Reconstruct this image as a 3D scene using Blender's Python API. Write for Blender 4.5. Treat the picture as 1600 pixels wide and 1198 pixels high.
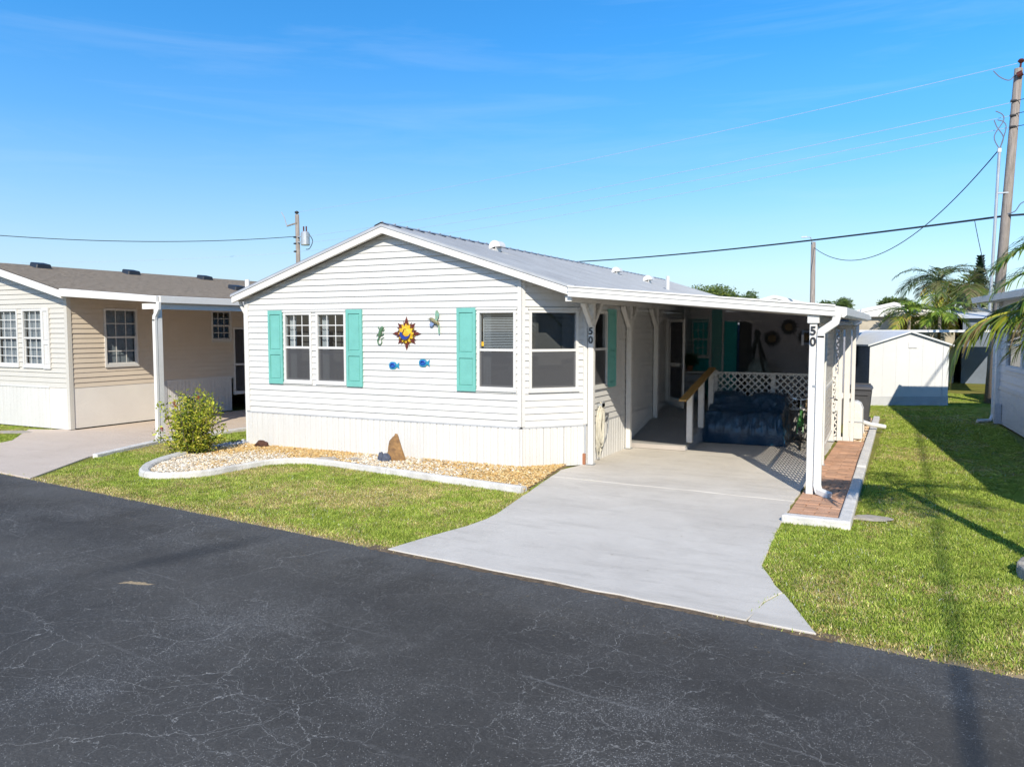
import bpy, bmesh, math, random
import numpy as np
from mathutils import Vector, Matrix, noise as mnoise

random.seed(7); np.random.seed(7)
S = bpy.context.scene
for o in list(bpy.data.objects): bpy.data.objects.remove(o)
COL = S.collection
R = math.radians

# ------------------------------------------------------------------ camera
cam_d = bpy.data.cameras.new('camera'); cam = bpy.data.objects.new('camera', cam_d); COL.objects.link(cam)
cam.location = (0, 0, 2.4); cam.rotation_euler = (R(90 - 3.854), 0, R(26.75))
cam_d.sensor_fit = 'HORIZONTAL'; cam_d.sensor_width = 36; cam_d.lens = 36 * 1247 / 1600
cam_d.clip_start = 0.05; cam_d.clip_end = 3000
S.camera = cam
# ------------------------------------------------------------------ sky, sun, exposure
SUN_EL = R(33.5); SUN_H = Vector((0.44, -0.898, 0)).normalized()     # horizontal direction towards the sun
w = bpy.data.worlds.new('World'); S.world = w; w.use_nodes = True
nt = w.node_tree; nt.nodes.clear()
out = nt.nodes.new('ShaderNodeOutputWorld'); bg = nt.nodes.new('ShaderNodeBackground')
sky = nt.nodes.new('ShaderNodeTexSky'); sky.sky_type = 'NISHITA'; sky.sun_disc = False
sky.sun_elevation = SUN_EL; sky.sun_rotation = math.atan2(-SUN_H.x, SUN_H.y)
sky.air_density = 1.0; sky.dust_density = 0.3; sky.ozone_density = 2.2; sky.altitude = 0
hsv = nt.nodes.new('ShaderNodeHueSaturation'); hsv.inputs['Saturation'].default_value = 1.68; hsv.inputs['Value'].default_value = 1.60; hsv.inputs['Hue'].default_value = .503
tc = nt.nodes.new('ShaderNodeTexCoord'); mp = nt.nodes.new('ShaderNodeMapping'); mp.inputs['Scale'].default_value = (1.6, 1.6, 16.0); mp.inputs['Location'].default_value = (.35, .2, 0)
n1 = nt.nodes.new('ShaderNodeTexNoise'); n1.inputs['Scale'].default_value = 1.7; n1.inputs['Detail'].default_value = 7; n1.inputs['Roughness'].default_value = .62; n1.inputs['Distortion'].default_value = .6
cr = nt.nodes.new('ShaderNodeValToRGB'); cr.color_ramp.elements[0].position = .48; cr.color_ramp.elements[1].position = .86
cr.color_ramp.elements[1].color = (.12, .12, .12, 1)
mx = nt.nodes.new('ShaderNodeMixRGB'); mx.inputs['Color2'].default_value = (7.4, 8.2, 9.2, 1)
L = nt.links.new
L(tc.outputs['Generated'], mp.inputs['Vector']); L(mp.outputs[0], n1.inputs['Vector']); L(n1.outputs['Fac'], cr.inputs['Fac'])
L(sky.outputs[0], hsv.inputs['Color']); L(hsv.outputs[0], mx.inputs['Color1']); L(cr.outputs['Color'], mx.inputs['Fac'])
sepz = nt.nodes.new('ShaderNodeSeparateXYZ'); L(tc.outputs['Generated'], sepz.inputs[0])
hzr = nt.nodes.new('ShaderNodeValToRGB'); hzr.color_ramp.interpolation = 'B_SPLINE'; hzr.color_ramp.elements[0].position = .0; hzr.color_ramp.elements[1].position = .33      # pale haze all round the horizon
hzr.color_ramp.elements[0].color = (.95, .95, .95, 1); hzr.color_ramp.elements[1].color = (0, 0, 0, 1); L(sepz.outputs['Z'], hzr.inputs['Fac'])
mh = nt.nodes.new('ShaderNodeMixRGB'); mh.inputs['Color2'].default_value = (3.2, 4.35, 6.2, 1); L(hzr.outputs['Color'], mh.inputs['Fac']); L(mx.outputs[0], mh.inputs['Color1'])
L(mh.outputs[0], bg.inputs['Color']); bg.inputs['Strength'].default_value = 0.12; L(bg.outputs[0], out.inputs['Surface'])
sd = bpy.data.lights.new('sun', 'SUN'); so = bpy.data.objects.new('sun', sd); COL.objects.link(so)
sd.energy = 5.0; sd.angle = R(.5); sd.color = (1, .935, .80)
to_sun = SUN_H * math.cos(SUN_EL) + Vector((0, 0, math.sin(SUN_EL)))
so.rotation_euler = to_sun.to_track_quat('Z', 'Y').to_euler(); so.location = (20, -40, 30)
vs = S.view_settings; vs.view_transform = 'Standard'; vs.look = 'None'; vs.exposure = 0.30; vs.gamma = 1; vs.use_curve_mapping = False

S.cycles.use_denoising = True; S.cycles.denoising_input_passes = 'RGB'; S.cycles.sample_clamp_indirect = 4; S.cycles.caustics_reflective = False; S.cycles.caustics_refractive = False   # keep fine lattice shadows and gravel crisp

# ------------------------------------------------------------------ helpers
MATS = {}
def new_mat(name):
    m = bpy.data.materials.new(name); m.use_nodes = True; m.node_tree.nodes.clear(); MATS[name] = m
    return m, m.node_tree, m.node_tree.nodes, m.node_tree.links
def nd(nt, typ, **kw):
    n = nt.nodes.new(typ)
    for k, v in kw.items():
        if k.startswith('i_'): n.inputs[k[2:].replace('_', ' ')].default_value = v
        else: setattr(n, k, v)
    return n
def M(name, rgb, rough=.6, var=.10, scale=2.5, bump=0., bscale=60, metal=0., rgb2=None, spec=.4, stretch=(1, 1, 1), fine=0.):
    """Principled with world-space noise between rgb and a varied rgb2, optional bump."""
    m, t, N, K = new_mat(name)
    o = nd(t, 'ShaderNodeOutputMaterial'); p = nd(t, 'ShaderNodeBsdfPrincipled'); K.new(p.outputs[0], o.inputs[0])
    p.inputs['Roughness'].default_value = rough; p.inputs['Metallic'].default_value = metal; p.inputs['Specular IOR Level'].default_value = spec
    g = nd(t, 'ShaderNodeNewGeometry'); mp = nd(t, 'ShaderNodeMapping'); mp.inputs['Scale'].default_value = stretch; K.new(g.outputs['Position'], mp.inputs['Vector'])
    n = nd(t, 'ShaderNodeTexNoise'); n.inputs['Scale'].default_value = scale; n.inputs['Detail'].default_value = 6; n.inputs['Roughness'].default_value = .65
    K.new(mp.outputs[0], n.inputs['Vector'])
    a = rgb; b = rgb2 if rgb2 else tuple(c * (1 - var * 2) for c in rgb)
    r = nd(t, 'ShaderNodeValToRGB'); r.color_ramp.elements[0].position = .35; r.color_ramp.elements[1].position = .68
    r.color_ramp.elements[0].color = (*b, 1); r.color_ramp.elements[1].color = (*a, 1)
    K.new(n.outputs['Fac'], r.inputs['Fac']); K.new(r.outputs[0], p.inputs['Base Color'])
    if bump:
        n2 = nd(t, 'ShaderNodeTexNoise'); n2.inputs['Scale'].default_value = bscale; n2.inputs['Detail'].default_value = 4; K.new(mp.outputs[0], n2.inputs['Vector'])
        bp = nd(t, 'ShaderNodeBump'); bp.inputs['Strength'].default_value = bump; bp.inputs['Distance'].default_value = .02
        K.new(n2.outputs['Fac'], bp.inputs['Height']); K.new(bp.outputs[0], p.inputs['Normal'])
    return m
def M_attr(name, rough=.6, transl=0., spec=.3):
    """colour from the 'col' attribute of the mesh, optional translucency (leaves, blades)."""
    m, t, N, K = new_mat(name)
    o = nd(t, 'ShaderNodeOutputMaterial'); p = nd(t, 'ShaderNodeBsdfPrincipled'); at = nd(t, 'ShaderNodeAttribute', attribute_name='col')
    p.inputs['Roughness'].default_value = rough; p.inputs['Specular IOR Level'].default_value = spec
    K.new(at.outputs['Color'], p.inputs['Base Color'])
    if transl:
        tr = nd(t, 'ShaderNodeBsdfTranslucent'); K.new(at.outputs['Color'], tr.inputs['Color']); ms = nd(t, 'ShaderNodeMixShader'); ms.inputs[0].default_value = transl
        K.new(p.outputs[0], ms.inputs[1]); K.new(tr.outputs[0], ms.inputs[2]); K.new(ms.outputs[0], o.inputs[0])
    else: K.new(p.outputs[0], o.inputs[0])
    return m

class MB:
    def __init__(s): s.v = []; s.f = []; s.c = []
    def add(s, vs, fs):
        b = len(s.v); s.v += [tuple(v) for v in vs]; s.f += [tuple(b + i for i in f) for f in fs]
        return s
    def box(s, x0, x1, y0, y1, z0, z1):
        return s.add([(x0,y0,z0),(x1,y0,z0),(x1,y1,z0),(x0,y1,z0),(x0,y0,z1),(x1,y0,z1),(x1,y1,z1),(x0,y1,z1)],
              [(0,3,2,1),(4,5,6,7),(0,1,5,4),(1,2,6,5),(2,3,7,6),(3,0,4,7)])
    def fbox(s, F, u0, u1, w0, w1, z0, z1):
        P = [F.pt(u, w_, z) for z in (z0, z1) for u, w_ in ((u0, w0), (u1, w0), (u1, w1), (u0, w1))]
        return s.add(P, [(0,3,2,1),(4,5,6,7),(0,1,5,4),(1,2,6,5),(2,3,7,6),(3,0,4,7)])
    def prism(s, poly, z0, z1):
        n = len(poly); return s.add([(x, y, z0) for x, y in poly] + [(x, y, z1) for x, y in poly],
            [tuple(range(n))[::-1], tuple(range(n, 2 * n))] + [(i, (i + 1) % n, n + (i + 1) % n, n + i) for i in range(n)])
    def extrude(s, poly3, vec):
        n = len(poly3); v = Vector(vec)
        return s.add([tuple(p) for p in poly3] + [tuple(Vector(p) + v) for p in poly3],
            [tuple(range(n))[::-1], tuple(range(n, 2 * n))] + [(i, (i + 1) % n, n + (i + 1) % n, n + i) for i in range(n)])
    def bar(s, a, b, wd, ht, up=(0, 0, 1)):
        a = Vector(a); b = Vector(b); d = (b - a).normalized(); u = Vector(up)
        sd_ = d.cross(u)
        if sd_.length < 1e-4: sd_ = d.cross(Vector((1, 0, 0)))
        sd_.normalize(); t_ = sd_.cross(d)
        P = []
        for c in (a, b):
            for i, j in ((-1,-1),(1,-1),(1,1),(-1,1)): P.append(c + sd_ * (i * wd / 2) + t_ * (j * ht / 2))
        return s.add(P, [(0,1,2,3),(4,7,6,5),(0,4,5,1),(1,5,6,2),(2,6,7,3),(3,7,4,0)])
    def tube(s, pts, r, n=8, cap=True):
        pts = [Vector(p) for p in pts]; m = len(pts); rs = r if isinstance(r, (list, tuple)) else [r] * m
        base = len(s.v); ref = None
        for i, p in enumerate(pts):
            d = (pts[min(i + 1, m - 1)] - pts[max(i - 1, 0)]).normalized()
            if ref is None: ref = Vector((0, 0, 1)) if abs(d.z) < .9 else Vector((1, 0, 0))
            a = (ref - d * ref.dot(d)).normalized(); b = d.cross(a); ref = a
            for k in range(n):
                t_ = 2 * math.pi * k / n; s.v.append(tuple(p + a * (math.cos(t_) * rs[i]) + b * (math.sin(t_) * rs[i])))
        for i in range(m - 1):
            for k in range(n):
                s.f.append((base + i*n + k, base + i*n + (k+1) % n, base + (i+1)*n + (k+1) % n, base + (i+1)*n + k))
        if cap: s.f.append(tuple(base + k for k in range(n))[::-1]); s.f.append(tuple(base + (m-1)*n + k for k in range(n)))
        return s
    def ring(s, c, axis, Rr, r, n=28, k=8):
        c = Vector(c); ax = Vector(axis).normalized(); a = ax.orthogonal().normalized(); b = ax.cross(a); base = len(s.v)
        for i in range(n):
            t_ = 2*math.pi*i/n; e = a*math.cos(t_) + b*math.sin(t_)
            for j in range(k):
                q = 2*math.pi*j/k; s.v.append(tuple(c + e*(Rr + r*math.cos(q)) + ax*(r*math.sin(q))))
        for i in range(n):
            for j in range(k):
                s.f.append((base + i*k + j, base + ((i+1)%n)*k + j, base + ((i+1)%n)*k + (j+1)%k, base + i*k + (j+1)%k))
        return s
    def lathe(s, c, prof, n=20):
        c = Vector(c); base = len(s.v)
        for r_, z in prof:
            for k in range(n):
                t_ = 2*math.pi*k/n; s.v.append((c.x + r_*math.cos(t_), c.y + r_*math.sin(t_), c.z + z))
        m = len(prof)
        for i in range(m-1):
            for k in range(n): s.f.append((base+i*n+k, base+i*n+(k+1)%n, base+(i+1)*n+(k+1)%n, base+(i+1)*n+k))
        s.f.append(tuple(base+k for k in range(n))[::-1]); s.f.append(tuple(base+(m-1)*n+k for k in range(n)))
        return s
    def mesh(s, name, off=(0,0,0), recalc=True, bev=0, smooth=False, seg=1):
        me = bpy.data.meshes.new(name); ox, oy, oz = off
        me.from_pydata([(a-ox, b-oy, c-oz) for a, b, c in s.v], [], s.f)
        if recalc or bev:
            bm = bmesh.new(); bm.from_mesh(me)
            if recalc: bmesh.ops.recalc_face_normals(bm, faces=bm.faces)
            if bev:
                bmesh.ops.bevel(bm, geom=[e for e in bm.edges if len(e.link_faces) == 2 and e.calc_face_angle(0) > .5], offset=bev, segments=seg, profile=.5, affect='EDGES', clamp_overlap=True)
            bm.to_mesh(me); bm.free()
        if smooth:
            me.polygons.foreach_set('use_smooth', [True] * len(me.polygons))
        return me
    def build(s, name, mat, parent=None, recalc=True, bev=0, smooth=False, seg=1, world=True):
        off = (0, 0, 0)
        if parent is not None and world: off = wloc(parent)
        return link(name, s.mesh(name, off, recalc, bev, smooth, seg), mat, parent)
def wloc(o):
    v = Vector((0, 0, 0))
    while o is not None: v += o.location; o = o.parent
    return v
def link(name, me, mat, parent=None, loc=None):
    o = bpy.data.objects.new(name, me); COL.objects.link(o)
    if mat is not None and len(me.materials) == 0: me.materials.append(MATS[mat] if isinstance(mat, str) else mat)
    if parent is not None: o.parent = parent
    if loc is not None: o.location = loc
    return o
def tag(o, label=None, cat=None, group=None, kind=None):
    if label: o['label'] = label
    if cat: o['category'] = cat
    if group: o['group'] = group
    if kind: o['kind'] = kind
    return o
def thing(name, label, cat, loc=(0, 0, 0), group=None):
    o = bpy.data.objects.new(name, None); COL.objects.link(o); o.location = loc; o.empty_display_size = .2
    return tag(o, label, cat, group)
def copy_tree(o, parent=None):
    c = o.copy(); COL.objects.link(c); c.parent = parent
    for ch in [x for x in bpy.data.objects if x.parent is o]: copy_tree(ch, c)
    return c
class Fr:
    """wall frame: u along the wall, w outwards, z up"""
    def __init__(s, p, q=None, d=None):
        s.p = Vector((p[0], p[1])); s.d = (Vector(q) - s.p) if q is not None else Vector(d)
        s.len = s.d.length; s.d = s.d.normalized(); s.n = Vector((s.d.y, -s.d.x))
    def pt(s, u, w_, z):
        a = s.p + s.d * u + s.n * w_; return (a.x, a.y, z)
def arr_mesh(name, V, Fc, cols=None):
    """fast mesh from numpy verts and triangles/quads with point colours"""
    me = bpy.data.meshes.new(name); k = Fc.shape[1]
    me.vertices.add(len(V)); me.vertices.foreach_set('co', np.ascontiguousarray(V, dtype=np.float32).ravel())
    me.loops.add(Fc.size); me.loops.foreach_set('vertex_index', np.ascontiguousarray(Fc, dtype=np.int32).ravel())
    me.polygons.add(len(Fc)); me.polygons.foreach_set('loop_start', np.arange(0, Fc.size, k, dtype=np.int32))
    me.update(calc_edges=True)
    if cols is not None:
        a = me.color_attributes.new('col', 'FLOAT_COLOR', 'POINT')
        c4 = np.ones((len(V), 4), dtype=np.float32); c4[:, :3] = cols; a.data.foreach_set('color', c4.ravel())
    me.validate(); return me
def text_mesh(txt, size, depth):
    cu = bpy.data.curves.new('digit', 'FONT'); cu.body = txt; cu.size = size; cu.extrude = depth; cu.align_x = 'CENTER'; cu.align_y = 'CENTER'; cu.offset = .004
    o = bpy.data.objects.new('digit', cu); COL.objects.link(o)
    dg = bpy.context.evaluated_depsgraph_get(); me = bpy.data.meshes.new_from_object(o.evaluated_get(dg))
    bpy.data.objects.remove(o); me.materials.clear(); return me
def inpoly(x, y, poly):
    r = np.zeros(len(x), bool); n = len(poly)
    for i in range(n):
        x0, y0 = poly[i]; x1, y1 = poly[(i+1) % n]
        c = ((y0 > y) != (y1 > y)) & (x < (x1 - x0) * (y - y0) / (y1 - y0 + 1e-12) + x0); r ^= c
    return r
def smooth_path(P, n=6):
    P = [Vector(p) for p in P]; o = []
    for i in range(len(P) - 1):
        a = P[max(i-1, 0)]; b = P[i]; c = P[i+1]; d = P[min(i+2, len(P)-1)]
        for k in range(n):
            t = k / n
            o.append(.5 * ((2*b) + (c - a)*t + (2*a - 5*b + 4*c - d)*t*t + (3*b - a - 3*c + d)*t**3))
    o.append(P[-1]); return o

# ------------------------------------------------------------------ materials
M('white_vinyl', (.605, .59, .565), .5, .03, 1.6, rgb2=(.57, .555, .53))
M('white_metal', (.70, .675, .635), .38, .02, 1.5, rgb2=(.66, .635, .595))
M('white_paint', (.70, .675, .635), .5, .03, 4, bump=.05, rgb2=(.63, .605, .565))
M('skirt_white', (.615, .60, .575), .42, .03, 1.5, rgb2=(.57, .555, .53), stretch=(3, 3, .5))
M('porch_wall', (.60, .56, .58), .7, .05, 2)
M('seam_dark', (.05, .05, .055), .8)
M('teal', (.16, .44, .385), .5, .06, 5)
M('teal_wall', (.02, .42, .40), .6, .05, 3)
M('roof_metal', (.29, .305, .32), .45, .05, 1.2, metal=.3, rgb2=(.24, .25, .265))
M('grey_trim', (.45, .46, .48), .5)
M('interior', (.16, .15, .14), .9)
M('blind', (.70, .72, .73), .6)
M('tan_siding', (.54, .51, .455), .5, .03, 1.2)
M('tan_side', (.60, .51, .405), .55, .03, 1.2)
M('cream_skirt', (.72, .67, .60), .6, .05, 1.2, rgb2=(.66, .61, .55))
M('ceiling_tan', (.60, .47, .38), .7)
M('shingle', (.37, .30, .225), .9, .3, 8, bump=.4, bscale=90, rgb2=(.20, .16, .12), stretch=(3.5, 1, 3.5))
M('vent_black', (.02, .025, .035), .5)
M('deck_grey', (.25, .24, .225), .75, .08, 3, bump=.1)
M('deck_edge', (.45, .40, .36), .7)
M('wood_rail', (.46, .27, .08), .55, .2, 14, bump=.15, stretch=(6, 1, 6))
M('wood_pole', (.34, .29, .25), .85, .25, 3, bump=.5, bscale=30, stretch=(8, 8, .6))
M('wire', (.03, .04, .05), .6); M('wire_pale', (.45, .52, .60), .5)
M('galv', (.5, .52, .54), .45, .1, metal=.5)
M('black_plastic', (.03, .03, .032), .5); M('bin_grey', (.075, .075, .08), .55, .1, 6)
M('tarp', (.010, .060, .125), .27, .15, 5, bump=.35, bscale=24, rgb2=(.007, .038, .078), spec=.6)
M('hose', (.60, .56, .46), .5, .1, 20); M('hose_grey', (.30, .31, .32), .5)
M('brown_rock', (.36, .20, .075), .9, .3, 9, bump=.6, bscale=25, rgb2=(.17, .095, .045))
M('blue_rock', (.10, .115, .16), .85, .25, 12, bump=.5)
M('lava_rock', (.12, .055, .035), .95, .3, 20, bump=.8)
M('flat_stone', (.42, .37, .31), .9, .15, 8, bump=.4)
M('curb_white', (.72, .675, .61), .75, .08, 5, bump=.3, bscale=30, rgb2=(.50, .48, .45))
M('curb_bed', (.64, .61, .56), .8, .1, 5, bump=.35, bscale=30, rgb2=(.46, .43, .39))
M('ring_stone', (.36, .33, .29), .9, .2, 8, bump=.6, bscale=20)
M('paver', (.48, .28, .175), .85, .15, 5, bump=.3, bscale=40, rgb2=(.36, .20, .12))
M('paver_pale', (.55, .32, .20), .85, .15, 5, bump=.3, bscale=40, rgb2=(.45, .24, .14))
M('sand_dark', (.20, .14, .085), .95, .3, 14, bump=.5, bscale=70)
M('sand', (.42, .30, .19), .95, .15, 8)
M('shed_wall', (.62, .61, .59), .6, .03, 1.5); M('shed_base', (.50, .50, .50), .7)
M('shed_roof', (.62, .62, .61), .6, .06, 2); M('blue_grey', (.16, .19, .24), .6)
M('tyre', (.018, .018, .018), .8); M('chrome', (.6, .6, .62), .25, metal=.9); M('bike_green', (.06, .22, .05), .35); M('bike_dark', (.03, .03, .035), .4)
M('wicker', (.38, .27, .15), .8, .2, 40, bump=.5)
M('orn_red', (.16, .03, .018), .45, .3, 30); M('orn_yellow', (.72, .50, .03), .4, .2, 25, rgb2=(.60, .30, .02)); M('orn_blue', (.02, .05, .28), .35)
M('gecko', (.05, .22, .12), .4, .3, 30, rgb2=(.12, .12, .07)); M('bird_teal', (.13, .40, .34), .4, .3, 25, rgb2=(.25, .28, .16)); M('bird_body', (.30, .27, .14), .45, .3, 40); M('bird_blue', (.22, .30, .50), .4)
M('fish_rim', (.02, .20, .40), .35, .2, 30, rgb2=(.03, .28, .36)); M('fish_body', (.02, .12, .50), .3, .2, 40); M('fish_dark', (.01, .025, .20), .3)
M('bark', (.19, .15, .11), .9, .25, 10, bump=.6, bscale=40); M('palm_trunk', (.30, .26, .21), .9, .25, 9, bump=.5, bscale=30)
M('terracotta', (.35, .14, .07), .8); M('planter_green', (.01, .22, .07), .5)
M('dark_fabric', (.05, .06, .06), .9); M('pale_fabric', (.25, .30, .29), .9)
M('tan_house', (.50, .44, .35), .7); M('car_paint', (.05, .06, .08), .3, spec=.6); M('insul', (.10, .02, .01), .3)
M_attr('leaf', .5, .30); M_attr('grass', .6, .28, .15); M_attr('pebble', .75, 0)

def M_glass():
    m, t, N, K = new_mat('glass')
    o = nd(t, 'ShaderNodeOutputMaterial'); tr = nd(t, 'ShaderNodeBsdfTransparent'); tr.inputs[0].default_value = (.62, .66, .68, 1)
    gl = nd(t, 'ShaderNodeBsdfGlossy'); gl.inputs['Roughness'].default_value = .015; lw_ = nd(t, 'ShaderNodeLayerWeight'); lw_.inputs['Blend'].default_value = .5
    pw_ = nd(t, 'ShaderNodeMath', operation='POWER'); pw_.inputs[1].default_value = 5; K.new(lw_.outputs['Facing'], pw_.inputs[0]); ma = nd(t, 'ShaderNodeMath', operation='MULTIPLY_ADD'); ma.inputs[1].default_value = .9; ma.inputs[2].default_value = .085; K.new(pw_.outputs[0], ma.inputs[0])
    ms = nd(t, 'ShaderNodeMixShader'); K.new(ma.outputs[0], ms.inputs[0]); K.new(tr.outputs[0], ms.inputs[1]); K.new(gl.outputs[0], ms.inputs[2]); K.new(ms.outputs[0], o.inputs[0])
    m, t, N, K = new_mat('screen')
    o = nd(t, 'ShaderNodeOutputMaterial'); tr = nd(t, 'ShaderNodeBsdfTransparent'); df = nd(t, 'ShaderNodeBsdfDiffuse'); df.inputs[0].default_value = (.085, .085, .09, 1)
    ms = nd(t, 'ShaderNodeMixShader'); ms.inputs[0].default_value = .72; K.new(tr.outputs[0], ms.inputs[1]); K.new(df.outputs[0], ms.inputs[2]); K.new(ms.outputs[0], o.inputs[0])
M_glass()

RE = lambda x: 7.94 - .111 * (x + 13.58)       # road edge on our side
def math_(t, op, a, b=None, c=None):
    n = nd(t, 'ShaderNodeMath', operation=op)
    for i, v in enumerate((a, b, c)):
        if v is None: continue
        if isinstance(v, (int, float)): n.inputs[i].default_value = v
        else: t.links.new(v, n.inputs[i])
    return n.outputs[0]
def ramp(t, src, p0, p1, c0=(0, 0, 0, 1), c1=(1, 1, 1, 1)):
    r = nd(t, 'ShaderNodeValToRGB'); e = r.color_ramp.elements; e[0].position = p0; e[1].position = p1; e[0].color = c0; e[1].color = c1
    t.links.new(src, r.inputs['Fac']); return r.outputs['Color']
def mixc(t, fac, a, b):
    n = nd(t, 'ShaderNodeMixRGB')
    for i, v in ((0, fac), (1, a), (2, b)):
        if isinstance(v, tuple): n.inputs[i].default_value = v
        elif isinstance(v, (int, float)): n.inputs[i].default_value = v
        else: t.links.new(v, n.inputs[i])
    return n.outputs[0]
def noise_(t, vec, sc, det=5, rough=.6, dist=0.):
    n = nd(t, 'ShaderNodeTexNoise'); n.inputs['Scale'].default_value = sc; n.inputs['Detail'].default_value = det; n.inputs['Roughness'].default_value = rough; n.inputs['Distortion'].default_value = dist
    t.links.new(vec, n.inputs['Vector']); return n
def M_asphalt():
    m, t, N, K = new_mat('asphalt')
    o = nd(t, 'ShaderNodeOutputMaterial'); p = nd(t, 'ShaderNodeBsdfPrincipled'); K.new(p.outputs[0], o.inputs[0]); p.inputs['Specular IOR Level'].default_value = .18
    g = nd(t, 'ShaderNodeNewGeometry'); pos = g.outputs['Position']
    mp = nd(t, 'ShaderNodeMapping'); mp.inputs['Rotation'].default_value = (0, 0, -math.atan(.111) * -1); K.new(pos, mp.inputs['Vector']); rp = mp.outputs[0]
    big = noise_(t, rp, .35, 5, .6).outputs['Fac']; mid = noise_(t, rp, 1.6, 6, .7).outputs['Fac']; fine = noise_(t, rp, 160, 2, .6).outputs['Fac']
    base = ramp(t, mid, .3, .75, (.052, .047, .041, 1), (.083, .0755, .0655, 1))
    base = mixc(t, ramp(t, big, .45, .7), base, (.112, .102, .088, 1))
    # pale worn aggregate speckle, in wheel-track patches
    vo = nd(t, 'ShaderNodeTexVoronoi', feature='F1'); vo.inputs['Scale'].default_value = 125; K.new(rp, vo.inputs['Vector'])
    patch = ramp(t, noise_(t, rp, .8, 4, .6).outputs['Fac'], .50, .72)
    wht = nd(t, 'ShaderNodeTexWhiteNoise'); K.new(vo.outputs['Position'], wht.inputs['Vector'])
    thr = math_(t, 'MULTIPLY_ADD', patch, .42, .035)
    spk = math_(t, 'MULTIPLY', math_(t, 'LESS_THAN', wht.outputs['Value'], thr), math_(t, 'LESS_THAN', vo.outputs['Distance'], .42))
    base = mixc(t, math_(t, 'MULTIPLY', spk, .85), base, (.50, .48, .44, 1)); base = mixc(t, math_(t, 'MULTIPLY', patch, .28), base, (.11, .105, .10, 1))
    # cracks: voronoi edges on warped coordinates
    wn = noise_(t, rp, 2.6, 4, .62); wv = nd(t, 'ShaderNodeVectorMath', operation='MULTIPLY_ADD'); K.new(wn.outputs['Color'], wv.inputs[0]); wv.inputs[1].default_value = (.42, .42, 0); K.new(rp, wv.inputs[2])
    def cracks(sc, wdt, m0, m1, msc, strength, st=(1, 1, 0)):
        q = nd(t, 'ShaderNodeVectorMath', operation='MULTIPLY'); K.new(wv.outputs[0], q.inputs[0]); q.inputs[1].default_value = st
        v = nd(t, 'ShaderNodeTexVoronoi', feature='DISTANCE_TO_EDGE', voronoi_dimensions='2D'); v.inputs['Scale'].default_value = sc; K.new(q.outputs[0], v.inputs['Vector'])
        wn2 = noise_(t, rp, 9, 4, .7).outputs['Fac']
        ln = math_(t, 'LESS_THAN', v.outputs['Distance'], math_(t, 'MULTIPLY', wn2, wdt * 2))
        return math_(t, 'MULTIPLY', math_(t, 'MULTIPLY', ln, ramp(t, noise_(t, rp, msc, 3, .6).outputs['Fac'], m0, m1)), strength)
    sx = nd(t, 'ShaderNodeSeparateXYZ'); K.new(rp, sx.inputs[0])
    near = ramp(t, math_(t, 'MULTIPLY_ADD', sx.outputs['Y'], -.5, 3.6), .0, 1.0)         # crazed more in the middle of the lane
    c1 = cracks(2.0, .0045, .38, .60, .5, .70, (.8, 1.15, 0)); c2 = cracks(5.2, .0080, .36, .58, .6, .6); c3 = cracks(.7, .0020, .40, .58, .3, .6, (.7, 1.3, 0)); base = mixc(t, c3, base, (.46, .44, .40, 1))
    base = mixc(t, c1, base, (.46, .44, .40, 1)); base = mixc(t, c2, base, (.38, .365, .33, 1))
    # long seams along the lane
    sn = noise_(t, rp, .9, 5, .7).outputs['Fac']
    yy = math_(t, 'MULTIPLY_ADD', math_(t, 'SUBTRACT', sn, .5), .22, sx.outputs['Y'])
    for k, (yc, a) in enumerate(((4.55, .5), (3.3, .4), (5.75, .22))):
        dd = math_(t, 'LESS_THAN', math_(t, 'ABSOLUTE', math_(t, 'SUBTRACT', yy, yc)), .011)
        dd = math_(t, 'MULTIPLY', math_(t, 'MULTIPLY', dd, ramp(t, noise_(t, rp, .6 + .17 * k, 6, .75).outputs['Fac'], .44, .58)), a)
        base = mixc(t, dd, base, (.24, .23, .215, 1))
    # sandy grey fringe beside the lawn
    fr = math_(t, 'MULTIPLY_ADD', math_(t, 'SUBTRACT', mid, .5), 1.1, sx.outputs['Y'])
    base = mixc(t, math_(t, 'MULTIPLY', ramp(t, math_(t, 'MULTIPLY_ADD', fr, 1.0, -5.6), .05, .8), .5), base, (.12, .12, .12, 1))
    # blurred shadow strip painted into the asphalt colour, and a small sandy chip at its foot
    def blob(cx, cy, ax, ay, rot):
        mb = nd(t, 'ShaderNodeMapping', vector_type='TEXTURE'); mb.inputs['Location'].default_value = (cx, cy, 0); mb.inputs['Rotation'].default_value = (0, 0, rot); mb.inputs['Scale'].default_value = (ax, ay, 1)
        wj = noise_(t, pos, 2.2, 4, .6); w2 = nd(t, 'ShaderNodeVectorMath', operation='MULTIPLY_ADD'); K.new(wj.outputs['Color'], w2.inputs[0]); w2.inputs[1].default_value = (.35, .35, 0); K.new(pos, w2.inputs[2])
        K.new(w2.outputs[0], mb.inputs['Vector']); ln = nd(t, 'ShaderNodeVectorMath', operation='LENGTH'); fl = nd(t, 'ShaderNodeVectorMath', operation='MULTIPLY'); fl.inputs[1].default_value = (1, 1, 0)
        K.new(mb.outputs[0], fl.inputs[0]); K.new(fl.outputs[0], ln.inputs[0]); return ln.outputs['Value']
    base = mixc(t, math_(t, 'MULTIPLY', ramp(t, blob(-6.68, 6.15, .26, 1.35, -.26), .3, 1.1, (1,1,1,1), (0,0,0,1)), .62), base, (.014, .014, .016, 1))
    base = mixc(t, ramp(t, blob(-6.33, 5.19, .16, .045, .25), .7, 1.0, (1,1,1,1), (0,0,0,1)), base, (.55, .40, .22, 1))
    g2_ = noise_(t, rp, 70, 3, .7).outputs['Fac']
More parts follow.
